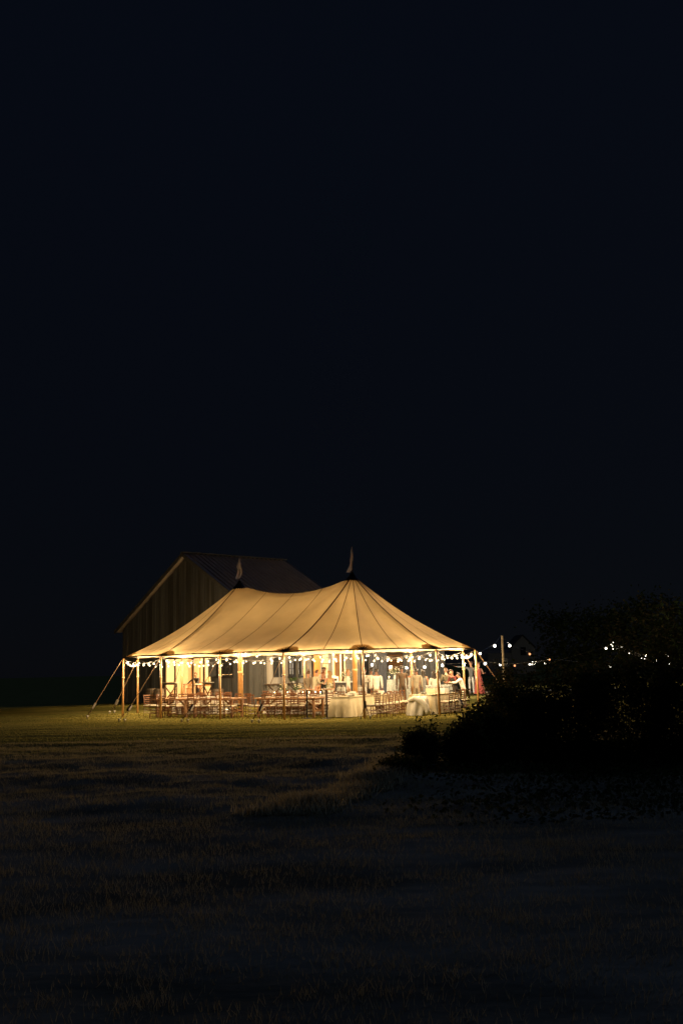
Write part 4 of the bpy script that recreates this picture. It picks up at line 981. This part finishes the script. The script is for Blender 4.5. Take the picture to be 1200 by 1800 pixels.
# draped cocktail table with flowers
x, y = at(690, 49.0); g1 = gz(x, y)
t = thing('draped_cocktail_table', 'tall round cocktail table under a grey patterned cloth by the shed', 'table', (x, y, g1))
mb = MB(); n = 48
def PC(u, v):
    a = 2 * PI * u; r = 0.34 + 0.05 * v + 0.035 * v * math.sin(a * 12); return (r * math.cos(a), r * math.sin(a), 1.10 * (1 - v) + 0.01)
mb.grid(PC, n, 8); part('tablecloth', mb, M['pattern'], t, smooth=True)
mb = MB(); mb.lathe((0, 0, 1.10), [(0.345, 0.0), (0.345, 0.012), (0.01, 0.016)], 24); part('tabletop', mb, M['pattern'], t)
blossom('flower_arrangement', x + 0.05, y, g1 + 1.12, 'large white flower arrangement on the draped cocktail table', 'flowers', 0.22, 0.26, n=30)
for k, dx in enumerate((-0.24, 0.27)):
    candle(x + dx, y - 0.12, g1 + 1.12, ['candle jar left of the tall white arrangement', 'candle jar right of the tall white arrangement'][k])
# plant and white cloth table before the pale wall
x, y = at(528, 53.6); cloth_table(x, y, 0.9, 0.6, 0.3, 'small table under a bluish white cloth before the pale barn wall', m='white_linen')
e = px_side(510); p = bpt(BW + 0.3, e, 1.105)
t = thing('potted_plant', 'small green plant on the drink rail of the pale barn wall', 'plant', p); mb = MB(); mb.lathe((0, 0, 0), [(0.05, 0), (0.07, 0.1)], 10); part('pot', mb, M['ceramic'], t)
link('foliage', leaf_mesh('foliage', RNG.normal(size=(90, 3)) * np.array([0.13, 0.13, 0.06]) + np.array([0, 0, 0.2]), 0.07, M['green'], RNG), t)
# barrels by the gable
def barrel(x, y, label, sc=1.0):
    t = thing('barrel', label, 'barrel', (x, y, gz(x, y)), 0, 'oak barrels by the barn')
    prof = [(0.27, 0), (0.31, 0.2), (0.34, 0.45), (0.31, 0.7), (0.27, 0.9)]
    for j in range(16):
        a0 = 2 * PI * j / 16 + 0.01; a1 = 2 * PI * (j + 1) / 16 - 0.01; mb = MB()
        mb.add([(r * q * math.cos(a), r * q * math.sin(a), z) for (r, z) in prof for a in (a0, a1) for q in (1.0, 0.9)],
               [f for i in range(4) for f in ((4 * i, 4 * i + 2, 4 * i + 6, 4 * i + 4), (4 * i, 4 * i + 4, 4 * i + 5, 4 * i + 1), (4 * i + 2, 4 * i + 3, 4 * i + 7, 4 * i + 6))]); part('stave', mb, M['barrel'], t)
    mb = MB(); mb.lathe((0, 0, 0.85), [(0.255, 0), (0.255, 0.03)], 16); part('head', mb, M['trim'], t)
    for z, r in ((0.1, 0.297), (0.28, 0.327), (0.62, 0.327), (0.8, 0.297)):
        mb = MB(); mb.lathe((0, 0, z), [(r, 0), (r + 0.006, 0.02), (r, 0.05)], 20); part('hoop', mb, M['steel'], t)
    return t
x, y = at(270, 58.3); barrel(x, y, 'oak barrel standing against the dark gable left of the lit doorway')
x, y = at(283, 57.2); barrel(x, y, 'second oak barrel, close beside the doorway jamb')
x, y = at(386, 52.9); barrel(x, y, 'oak barrel beneath the gable window')
# bar table and stools inside the doorway
pb = bpt(px_depth(349, 0.75), 0.75, 0.06)
t = thing('barn_bar_table', 'round high table with pale cloth top inside the lit barn doorway', 'table', pb)
mb = MB(); mb.lathe((0, 0, 1.0), [(0.36, 0), (0.37, 0.02), (0.36, 0.05)], 20); part('tabletop', mb, M['white_linen'], t)
for sx in (-1, 1):
    for sy in (-1, 1): mb = MB(); mb.tube([(sx * 0.26, sy * 0.26, 0), (sx * 0.2, sy * 0.2, 1.0)], 0.025, 6); part('leg', mb, M['orange_wood'], t)
for k, px in enumerate((331, 336)):
    p = bpt(px_depth(px, 0.8 + 0.7 * k), 0.8 + 0.7 * k, 0.06); t = thing('bar_stool', ['taller wooden stool inside the barn doorway, left of the high table', 'wooden stool close behind the taller one in the barn doorway'][k], 'stool', p, 0.4, 'stools in the barn')
    h = 1.02 if k == 0 else 0.75
    mb = MB(); mb.lathe((0, 0, h), [(0.2, 0), (0.2, 0.04)], 14); part('seat', mb, M['orange_wood'], t)
    for sx in (-1, 1):
        for sy in (-1, 1): mb = MB(); mb.tube([(sx * 0.19, sy * 0.19, 0), (sx * 0.12, sy * 0.12, h)], 0.02, 6); part('leg', mb, M['orange_wood'], t)

# ------------------------------------------------------------------ people
def skin(name, verts, edges, radii, mats, parent, sub=1, extra=None, root=0):
    me = bpy.data.meshes.new(name); me.from_pydata(verts, edges, [])
    o = bpy.data.objects.new(name, me); COL.objects.link(o)
    md = o.modifiers.new('s', 'SKIN'); md.use_smooth_shade = True
    for i, r in enumerate(radii):
        d = me.skin_vertices[0].data[i]; d.radius = r if isinstance(r, tuple) else (r, r); d.use_root = (i == root)
    ms = o.modifiers.new('u', 'SUBSURF'); ms.levels = sub; ms.render_levels = sub
    dg = bpy.context.evaluated_depsgraph_get(); ev = o.evaluated_get(dg)
    nm = bpy.data.meshes.new_from_object(ev, depsgraph=dg)
    bpy.data.objects.remove(o); bpy.data.meshes.remove(me)
    if extra is not None:
        bm = bmesh.new(); bm.from_mesh(nm); em = extra.mesh('tmp', [mats[0]] if isinstance(mats, list) else [mats]); bm.from_mesh(em); bm.to_mesh(nm); bm.free(); bpy.data.meshes.remove(em)
    nm.materials.clear()
    for m in (mats if isinstance(mats, list) else [mats]): nm.materials.append(m)
    nm.name = name
    nm.polygons.foreach_set('use_smooth', [True] * len(nm.polygons))
    return link(name, nm, parent)
SKIN = {'fair': mat('fair_skin', (0.46, 0.24, 0.15), 0.5, (0.4, 0.2, 0.12), 6), 'brown': mat('brown_skin', (0.20, 0.095, 0.055), 0.5, (0.16, 0.07, 0.04), 6)}
HAIR = {'black': mat('black_hair', (0.014, 0.010, 0.008), 0.5, (0.03, 0.02, 0.014), 12), 'brown': mat('brown_hair', (0.075, 0.035, 0.016), 0.5, (0.11, 0.055, 0.025), 12),
        'fair': mat('sandy_hair', (0.30, 0.17, 0.065), 0.5, (0.22, 0.12, 0.045), 12), 'red': mat('auburn_hair', (0.20, 0.055, 0.02), 0.5, (0.14, 0.04, 0.015), 12)}
EYE = mat('dark_eye', (0.02, 0.015, 0.012), 0.2, (0.03, 0.02, 0.016), 9); LIP = mat('lips', (0.36, 0.12, 0.10), 0.5, (0.3, 0.1, 0.08), 9)
def person(label, X, Y, face, H=1.75, sk='fair', hair='brown', long=False, top=None, bottom=None, dress=None, armL=None, armR=None, lean=0.0, stride=0.05, vest=None, sleeves=True, wide=1.0, gap=0.5):
    """local frame: front is -Y, right hand at -X. arm = (upper direction, fore direction)"""
    t = thing('person', label, 'person', (X, Y, gz(X, Y)), face, 'guests and staff around the tent')
    h = H; s = SKIN[sk]
    def up(v):                                   # lean the upper body about the hips
        z0 = 0.53 * h; dz = v[2] - z0
        if dz <= 0: return v
        return (v[0], v[1] * math.cos(lean) - dz * math.sin(lean), z0 + dz * math.cos(lean) + v[1] * math.sin(lean))
    pel = (0, 0, .53 * h); wai = up((0, 0, .62 * h)); che = up((0, 0.005, .735 * h)); nk = up((0, .01, .825 * h)); hb = up((0, -.005, .872 * h)); hm = up((0, -.012, .922 * h)); ht = up((0, .0, .965 * h))
    aL = armL or ((0.16, 0.03, -1), (0.05, -0.25, -1)); aR = armR or ((-0.16, 0.03, -1), (-0.05, -0.25, -1))
    V = [pel, wai, che, nk, hb, hm, ht]; E_ = [(0, 1), (1, 2), (2, 3), (3, 4), (4, 5), (5, 6)]
    Rr = [(.095 * wide, .078 * wide), (.085 * wide, .070 * wide), (.105 * wide, .084 * wide), (.052, .052), (.072, .072), (.092, .092), (.064, .064)]
    joints = {}
    for sgn, arm, nm in ((1, aL, 'L'), (-1, aR, 'R')):
        sh = Vector(up((sgn * .112 * h * (0.92 if dress else 1), 0.01, .805 * h))); u = Vector(arm[0]).normalized(); f = Vector(arm[1]).normalized()
        el = sh + u * .165 * h; wr = el + f * .145 * h; kn = wr + f * .05 * h
        b = len(V); V += [tuple(sh), tuple(el), tuple(wr), tuple(kn)]; E_ += [(2, b), (b, b + 1), (b + 1, b + 2), (b + 2, b + 3)]; Rr += [.052 * wide, .037, .025, (.034, .022)]
        # four fingers and a thumb, lightly curled
        sidev = f.cross(Vector((0, 0, 1))); sidev = sidev.normalized() if sidev.length > 0.1 else Vector((0, 1, 0))
        curl = sidev.cross(f).normalized()
        for q, (off, ln) in enumerate(((-.026, .034), (-.009, .040), (.009, .037), (.026, .028))):
            b2 = len(V); p1 = kn + sidev * off + f * .02 * h * 0.6; p2 = p1 + (f + curl * 0.25).normalized() * ln * 0.9; p3 = p2 + (f + curl * 0.9).normalized() * ln * 0.7
            V += [tuple(p1), tuple(p2), tuple(p3)]; E_ += [(b + 3, b2), (b2, b2 + 1), (b2 + 1, b2 + 2)]; Rr += [.009, .008, .007]
        b2 = len(V); p1 = wr + f * .02 + sidev * -.03; p2 = p1 + (f * .8 - sidev).normalized() * .045
        V += [tuple(p1), tuple(p2)]; E_ += [(b + 2, b2), (b2, b2 + 1)]; Rr += [.010, .008]
        joints[nm] = (sh, el, wr)
    for sgn in (1, -1):
        st = stride * sgn
        hip = (sgn * .05 * h, 0, .505 * h); kn = (sgn * .055 * h * (1 + gap * .2), -st * .6, .28 * h); an = (sgn * .06 * h * (1 + gap * .2), -st, .045 * h); to = (sgn * .068 * h * (1 + gap * .2), -st - .14, .022 * h)
        b = len(V); V += [hip, kn, an, to]; E_ += [(0, b), (b, b + 1), (b + 1, b + 2), (b + 2, b + 3)]; Rr += [.082 * wide, .053, .037, .032]
        joints['l' + ('L' if sgn > 0 else 'R')] = (Vector(hip), Vector(kn), Vector(an), Vector(to))
    # face: ears, nose, eyes, mouth joined to the body
    ex = MB(); HM = Vector(hm)
    ex.ball(tuple(HM + Vector((0, -.088, -.012))), .016, 6, 4, (0.8, 1.2, 1.3))
    for sgn in (1, -1): ex.ball(tuple(HM + Vector((sgn * .078, .005, -.01))), .022, 6, 4, (0.5, 1, 1.4))
    body = skin('body', V, E_, Rr, [s], t, 1, ex)
    fm = MB()
    for sgn in (1, -1): fm.ball(tuple(HM + Vector((sgn * .030, -.072, .008))), .010, 6, 4)
    part('eyes', fm, EYE, t); fm = MB(); fm.ball(tuple(HM + Vector((0, -.076, -.045))), .016, 8, 4, (1.5, 0.6, 0.45)); part('mouth', fm, LIP, t)
    # hair
    hh = MB(); hc = HM + Vector((0, .018, .028)); n = 14
    rows = []
    for i in range(7):
        ph = PI * i / 10
        rows.append([(hc.x + .100 * math.sin(ph + 0.02) * math.cos(a) * 0.97, hc.y + .106 * math.sin(ph + 0.02) * math.sin(a), hc.z + .092 * math.cos(ph) - (0.02 * i / 6 if math.sin(a) > -0.25 else -0.095 * i / 6)) for a in [2 * PI * j / n for j in range(n)]])
    if long:
        for k, zz in enumerate((-.07, -.15, -.24, -.32)):
            rows.append([(hc.x + (.094 + .012 * math.sin(k * 2 + j)) * math.cos(a), hc.y + .03 + (.055) * math.sin(a), hc.z + zz) if math.sin(a) > -0.45 else (hc.x + .088 * math.cos(a), hc.y + .02, hc.z + zz) for j, a in enumerate([2 * PI * j / n for j in range(n)])])
    vs = [p for r in rows for p in r]; fs = [(i * n + j, i * n + (j + 1) % n, (i + 1) * n + (j + 1) % n, (i + 1) * n + j) for i in range(len(rows) - 1) for j in range(n)]
    hh.add(vs, fs); part('hair', hh, HAIR[hair], t, smooth=True)
    # clothes
    pad = .014
    if top is not None:
        W = [(0, 0, .445 * h), up((0, 0, .53 * h)), wai, che, up((0, .008, .79 * h)), up((0, .01, .825 * h))]; EE = [(0, 1), (1, 2), (2, 3), (3, 4), (4, 5)]; RR = [(.140 * wide, .118 * wide), (.132 * wide, .108 * wide), (.118 * wide, .10 * wide), (.132 * wide, .108 * wide), (.10, .085), (.066, .066)]
        for nm in 'LR':
            sh, el, wr = joints[nm]; b = len(W)
            if sleeves: W += [tuple(sh), tuple(el), tuple(wr)]; EE += [(3, b), (b, b + 1), (b + 1, b + 2)]; RR += [.068 * wide, .052, .042]
            else: W += [tuple(sh), tuple(sh.lerp(el, .45))]; EE += [(3, b), (b, b + 1)]; RR += [.066, .054]
        skin('shirt' if vest is None else 'shirt', W, EE, RR, [top], t, 1)
    if vest is not None:
        skin('vest', [up((0, 0, .505 * h)), wai, che, up((0, .008, .79 * h))], [(0, 1), (1, 2), (2, 3)], [(.128 * wide, .108 * wide), (.120 * wide, .102 * wide), (.138 * wide, .114 * wide), (.10, .085)], [vest], t, 1)
    if bottom is not None:
        W = [(0, 0, .57 * h), (0, 0, .525 * h)]; EE = [(0, 1)]; RR = [(.100 * wide, .085 * wide), (.112 * wide, .095 * wide)]
        for nm in ('lL', 'lR'):
            hip, kn, an, to = joints[nm]; b = len(W); W += [tuple(hip), tuple(kn), tuple(an + Vector((0, 0, .01)))]; EE += [(1, b), (b, b + 1), (b + 1, b + 2)]; RR += [.092 * wide, .070, .058]
        skin('trousers', W, EE, RR, [bottom], t, 1)
    if dress is not None:
        m_, hem, fl = dress; n = 28; rows = [(0.79, .125, .085), (.735, .145, .115), (.63, .118, .098), (.55, .150, .128), (.42, .17 + fl * .3, .15 + fl * .3), (.25, .18 + fl * .7, .16 + fl * .7), (hem, .19 + fl, .17 + fl)]
        vs = []; 
        for (z, rx, ry) in rows:
            z = max(z, hem)
            for j in range(n):
                a = 2 * PI * j / n; k = 1 + (.07 * math.sin(a * 7) if z < .5 else 0)
                vs.append(up((rx * wide * k * math.cos(a), ry * wide * k * math.sin(a), z * h)))
        mb = MB(); mb.add(vs, [(i * n + j, i * n + (j + 1) % n, (i + 1) * n + (j + 1) % n, (i + 1) * n + j) for i in range(len(rows) - 1) for j in range(n)])
        part('dress', mb, m_, t, smooth=True)
    sh_ = MB()
    for nm in ('lL', 'lR'):
        hip, kn, an, to = joints[nm]; c = (an + to) / 2
        sh_.ball((c.x, c.y - 0.0, .04), .06, 8, 4, (0.8, 1.9, 0.65))
    part('shoes', sh_, HAIR['black'], t, smooth=True)
    return t
WHT = cloth('white_shirt', (0.70, 0.68, 0.62)); CRM = cloth('cream_shirt', (0.52, 0.47, 0.33)); KHA = cloth('khaki_trousers', (0.22, 0.145, 0.07)); TAN = cloth('tan_suit', (0.24, 0.19, 0.13))
BRN = cloth('brown_suit', (0.11, 0.072, 0.042)); BLK = cloth('black_cloth', (0.02, 0.018, 0.018)); BEI = cloth('beige_suit', (0.30, 0.26, 0.19)); GRY = cloth('grey_dress', (0.16, 0.16, 0.15))
SAL = cloth('salmon_top', (0.46, 0.17, 0.085)); COR = cloth('coral_dress', (0.36, 0.07, 0.05)); OLV = cloth('olive_jacket', (0.10, 0.085, 0.05)); GOLD = cloth('gold_dress', (0.46, 0.34, 0.15)); BUR = cloth('burgundy_cloth', (0.15, 0.03, 0.025))
STONE = cloth('stone_trousers', (0.36, 0.31, 0.22)); 
bent = ((0.25, -0.15, -1), (-0.3, -1, 0.1)); bentR = ((-0.25, -0.15, -1), (0.3, -1, 0.1))
hangL = ((0.14, 0.05, -1), (0.02, -0.15, -1)); hangR = ((-0.14, 0.05, -1), (-0.02, -0.15, -1))
def P(px, Y, **k): x, y = at(px, Y); return dict(X=x, Y=y, **k)
pp = bpt(px_depth(350.5, 1.5), 1.5, 0)
person('bartender in a black shirt reaching over the high table in the barn doorway', pp.x, pp.y, -0.7, 1.8, 'fair', 'brown', top=BLK, bottom=BLK, armL=((0.6, -0.5, -0.6), (0.1, -0.8, -0.5)), armR=((-0.8, -0.3, -0.6), (-0.3, -0.6, -0.6)), lean=0.22)
person('man in a dull tan jacket seen from behind at the left of the chatting group', **P(542, 46.6), face=PI - 0.6, H=1.76, hair='brown', top=TAN, bottom=KHA, armL=hangL, armR=hangR)
person('man in a cream jacket leaning right towards the red-haired woman', **P(553, 46.0), face=PI - 1.1, H=1.82, hair='brown', top=CRM, bottom=STONE, armL=bent, armR=bentR, lean=0.16, wide=1.08)
person('red-haired woman in black facing the camera in the chatting group', **P(568, 46.8), face=0.1, H=1.68, hair='red', long=True, dress=(BLK, 0.18, .08), armL=bent, armR=bentR)
person('tall dark-skinned man in white standing behind the red-haired woman', **P(569, 48.2), face=-0.2, H=1.9, sk='brown', hair='black', top=WHT, bottom=BLK, armL=hangL, armR=hangR)
person('woman in a long pale gold dress at the right of the chatting group', **P(579, 45.4), face=PI + 0.5, H=1.74, hair='fair', long=True, dress=(GOLD, 0.03, .16), armL=bent, armR=hangR)
person('man in white shirt and khaki trousers standing in profile left of the centre pole', **P(611, 45.2), face=PI / 2 + 0.1, H=1.80, hair='fair', top=WHT, bottom=KHA, vest=None, armL=hangL, armR=((-0.1, 0.1, -1), (0.1, -0.35, -1)))
person('dark-haired guest in white half hidden behind the dark near pole', **P(639, 45.8), face=PI / 2 - 0.3, H=1.83, sk='brown', hair='black', top=WHT, bottom=BLK, armL=hangL, armR=bentR)
person('black-haired man in a white shirt on the left of the pair behind the buffet', **P(651, 45.6), face=PI - 0.5, H=1.82, sk='brown', hair='black', top=WHT, bottom=BLK, armL=hangL, armR=bentR, wide=1.1)
person('broad man in a loose white shirt on the right of the pair behind the buffet', **P(660, 44.9), face=PI - 0.2, H=1.80, sk='brown', hair='black', top=WHT, bottom=STONE, armL=hangL, armR=hangR, wide=1.22)
person('guest in a brown suit seen from behind, right of the draped cocktail table', **P(704, 46.6), face=PI + 0.2, H=1.86, sk='brown', hair='black', top=BRN, bottom=BRN, armL=hangL, armR=hangR, wide=1.12)
person('woman in a salmon top and patterned skirt between the two suited men', **P(714, 47.6), face=PI - 0.1, H=1.66, sk='fair', hair='black', long=True, top=SAL, dress=(M['pattern'], 0.06, .06), armL=hangL, armR=hangR, sleeves=False)
person('tall man in a tan suit facing left near the shed', **P(722, 48.6), face=-0.6, H=1.95, hair='brown', top=TAN, bottom=TAN, armL=bent, armR=hangR)
person('man in a beige suit seen from behind, left of the lit pole', **P(729, 45.4), face=PI - 0.15, H=1.76, sk='brown', hair='black', top=BEI, bottom=TAN, armL=hangL, armR=hangR, wide=1.12)
person('woman in a grey dress with long dark hair right of the lit pole', **P(741, 46.0), face=PI + 0.3, H=1.66, hair='black', long=True, dress=(GRY, 0.28, .06), armL=hangL, armR=hangR)
person('woman in white with long dark hair seen from behind at the right table', **P(760, 42.6), face=PI + 0.1, H=1.64, hair='black', long=True, top=WHT, dress=(WHT, 0.03, .22), armL=hangL, armR=hangR)
person('man in an olive jacket with his back to the camera beyond the glass racks', **P(781, 45.6), face=PI + 0.3, H=1.72, hair='brown', top=OLV, bottom=BRN, armL=bent, armR=hangR, wide=1.25)
person('bending woman in black and burgundy beyond the glass racks', **P(795, 44.6), face=-0.9, H=1.70, hair='brown', top=BUR, dress=(BLK, 0.2, .05), armL=bent, armR=bentR, lean=0.3)
person('guest in a white jacket stooping left beside the right end pole', **P(810, 44.2), face=-PI / 2 - 0.1, H=1.58, hair='black', top=WHT, bottom=STONE, armL=((0.3, -0.8, -0.6), (0.1, -1, 0.0)), armR=((-0.2, -0.8, -0.6), (0, -1, 0.1)), lean=0.35, wide=1.1)
person('man in white trousers, arm stretched out, at the right end of the tent', **P(824, 55.0), face=-0.3, H=1.86, hair='brown', top=GRY, bottom=WHT, armL=hangL, armR=((-1, -0.1, 0.15), (-1, -0.1, 0.1)))
person('woman in a coral red dress at the right tip of the tent', **P(837, 54.0), face=0.5, H=1.80, hair='brown', long=True, dress=(COR, 0.06, .10), armL=bent, armR=hangR)

# ------------------------------------------------------------------ trees, shrubs, weeds
def tree(x, y, h, cr, label, seed, leafm, nleaf=5000, lsize=0.13, grp='dark trees around the yard', twig=7):
    rng = np.random.default_rng(seed); r = random.Random(seed); g = gz(x, y)
    t = thing('tree', label, 'tree', (x, y, g), 0, grp); mb = MB(); tips = []
    mb.tube([(0, 0, -0.3), (0.05, 0, h * 0.3), (0.1 * r.uniform(-1, 1), 0.1, h * 0.75)], [0.045 * h * 0.6, 0.03 * h * 0.6, 0.01 * h], 8)
    for k in range(twig):
        a = 2 * PI * k / twig + r.uniform(-.4, .4); z0 = h * r.uniform(0.10, 0.6); L_ = cr * r.uniform(0.55, 1.0); z1 = min(h * 0.97, z0 + h * r.uniform(0.12, 0.4))
        p1 = Vector((L_ * math.cos(a) * 0.5, L_ * math.sin(a) * 0.5, (z0 + z1) / 2 - 0.1)); p2 = Vector((L_ * math.cos(a), L_ * math.sin(a), z1))
        mb.tube([(0, 0, z0), p1, p2], [0.012 * h, 0.008 * h, 0.003 * h], 5); tips += [p1, p2, p2 * 0.9 + Vector((r.gauss(0, .4), r.gauss(0, .4), r.gauss(0.3, .3)))]
    tips += [Vector((r.gauss(0, cr * .35), r.gauss(0, cr * .35), h * r.uniform(0.15, 0.97))) for _ in range(twig * 2)]
    part('trunk', mb, M['bark'], t)
    T = np.array([tuple(p) for p in tips]); w_ = rng.integers(0, len(T), nleaf); C = T[w_] + rng.normal(size=(nleaf, 3)) * np.array([cr * .22, cr * .22, h * .085])
    C[:, 2] = np.clip(C[:, 2], h * 0.03, None)
    link('crown', leaf_mesh('crown', C, lsize, [leafm, M['leaf_dark']], rng, mi2=0.4), t)
TREES = [(985, 92, 6.6, 3.6, 'first dark tree right of the timber post, loose and rounded', 'leaf'),
         (1050, 88, 6.4, 3.9, 'dark tree in front of the leftmost twinkling white lights', 'leaf'),
         (1110, 84, 6.6, 3.8, 'dark tree hiding the middle of the twinkling lights', 'leaf'),
         (1165, 80, 6.2, 3.8, 'reddish dark tree near the right border of the lawn', 'leaf_dry'),
         (1225, 76, 6.6, 4.2, 'dark tree at the far right edge of the view', 'leaf')]
for k, (px, Y, h, cr, lab, lm) in enumerate(TREES):
    x, y = at(px, Y); tree(x, y, h, cr, lab, 40 + k, M[lm], 2600, 0.2)
def shrub(x, y, rx, ry, h, label, seed, n=6000, ls=0.05, grp='dark shrubs before the right end of the tent', lm='leaf_dark'):
    rng = np.random.default_rng(seed); r = random.Random(seed); g = gz(x, y)
    t = thing('shrub', label, 'shrub', (x, y, g), 0, grp)
    mb = MB(); tips = []
    for k in range(26):
        a = r.uniform(0, 2 * PI); q = r.random() ** 0.5; hh = h * (1 - 0.45 * q * q) * (r.uniform(0.72, 1.08) if k % 4 else r.uniform(1.08, 1.32))
        p = Vector((rx * q * math.cos(a), ry * q * math.sin(a), hh)); b = Vector((p.x * .35, p.y * .35, 0)); m_ = b.lerp(p, .5) + Vector((r.gauss(0, .08), r.gauss(0, .08), .05))
        mb.tube([b, m_, p], [0.014, 0.010, 0.004], 4); tips.append((b, m_, p))
    part('stems', mb, M['bark'], t)
    T = np.array([[tuple(q) for q in tp] for tp in tips]); w_ = rng.integers(0, len(T), n); f = rng.random((n, 1)) ** 0.75
    C = np.where(f < .5, T[w_, 0] * (1 - 2 * f) + T[w_, 1] * 2 * f, T[w_, 1] * (2 - 2 * f) + T[w_, 2] * (2 * f - 1)) + rng.normal(size=(n, 3)) * np.array([.13, .13, .07])
    C[:, 2] = np.clip(C[:, 2], 0.02, None)
    link('foliage', leaf_mesh('foliage', C, ls, [M[lm], M['leaf_dry']], rng, mi2=0.35), t)
SH = [(850, 19.8, 0.62, 0.6, 0.92, 'dark rounded shrub covering the foot of the right tent poles'),
      (910, 20.8, 0.85, 0.8, 1.72, 'bushy dark shrub below the timber post'),
      (878, 24.5, 0.5, 0.5, 1.50, 'shrub with a few yellowed leaves at the foot of the timber post'),
      (985, 20.4, 1.1, 0.9, 2.05, 'large dark shrub right of the timber post'),
      (1080, 20.8, 1.2, 1.0, 2.45, 'large dark shrub beneath the twinkling lights'),
      (1180, 20.2, 1.2, 1.0, 2.6, 'large dark shrub at the right border of the picture'),
      (815, 19.0, 0.30, 0.35, 0.78, 'low dark shrub at the left end of the shrub bank')]
for k, (px, Y, rx, ry, h, lab) in enumerate(SH):
    x, y = at(px, Y); shrub(x, y, rx, ry, h, lab, 80 + k, 8000, 0.048, lm='leaf_dry' if k == 2 else 'leaf_dark')
x, y = at(733, 19.6); shrub(x, y, 0.24, 0.3, 0.62, 'small dark tussock alone on the lawn edge before the linen heap', 95, 5000, 0.04, 'low tussocks at the lawn edge')
x, y = at(700, 17.9); shrub(x, y, 0.34, 0.4, 0.17, 'flat dark tussock spreading left of the small one', 96, 2600, 0.04, 'low tussocks at the lawn edge')
def weed(px, Y, h, label, seed, lean):
    r = random.Random(seed); rng = np.random.default_rng(seed); x, y = at(px, Y)
    t = thing('tall_weed', label, 'weed', (x, y, gz(x, y)), 0, 'tall leafy weeds before the right table')
    mb = MB(); pts = [Vector((lean * (k / 5) ** 2, 0.03 * k, h * k / 5 * (1 - 0.1 * (k / 5) * abs(lean)))) for k in range(6)]; mb.tube(pts, [0.008, .007, .006, .005, .004, .002], 4); part('stem', mb, M['bark'], t)
    C = []
    for k in range(34):
        f = r.uniform(0.3, 1.02); i = min(4, int(f * 5)); p = pts[i].lerp(pts[i + 1], f * 5 - i); C.append((p.x + r.gauss(0, .05), p.y + r.gauss(0, .04), p.z + r.gauss(0, .025)))
    link('leaves', leaf_mesh('leaves', np.array(C), 0.040, [M['leaf'], M['leaf_dark']], rng, 2.2, 0.5), t)
WD = [(716, 20.2, .62, -.15, 'leftmost tall weed, short and leaning left'), (733, 19.9, .86, .02, 'tall upright weed with a reddish head above the small tussock'), (750, 20.0, .92, .06, 'tallest weed, overlapping the foot of the right cloth table'),
      (762, 20.4, .82, -.04, 'slim weed just right of the tallest one'), (786, 20.2, .74, .10, 'branching weed left of the shrub bank'), (798, 20.6, .82, .16, 'weed arching right into the shrub bank'), (765, 19.2, .55, .35, 'low arching weed between the tussock and the shrub bank')]
for k, (px, Y, h, ln, lab) in enumerate(WD): weed(px, Y, h, lab, 120 + k, ln)


# low leafy undergrowth fraying out in front of the shrub bank
rg = np.random.default_rng(21); n = 9000
uy = 19.8 - 7.5 * rg.random(n) ** 3.2; ux = (1.6 + 5.4 * rg.random(n) ** 0.8) * uy / 19.5 + rg.normal(size=n) * 0.45 + 0.5 * np.sin(uy * 2.1)
uz = gz_np(ux, uy) + rg.random(n) * 0.30 * np.clip((uy - 13.2) / 6.5, 0.1, 1)
o = link('undergrowth', leaf_mesh('undergrowth', np.stack([ux, uy, uz], 1), 0.05, [M['leaf_dark'], M['leaf_dry']], rg, mi2=0.3)); o['kind'] = 'stuff'; o['category'] = 'undergrowth'; o['label'] = 'low dark leafy undergrowth in front of the shrub bank'
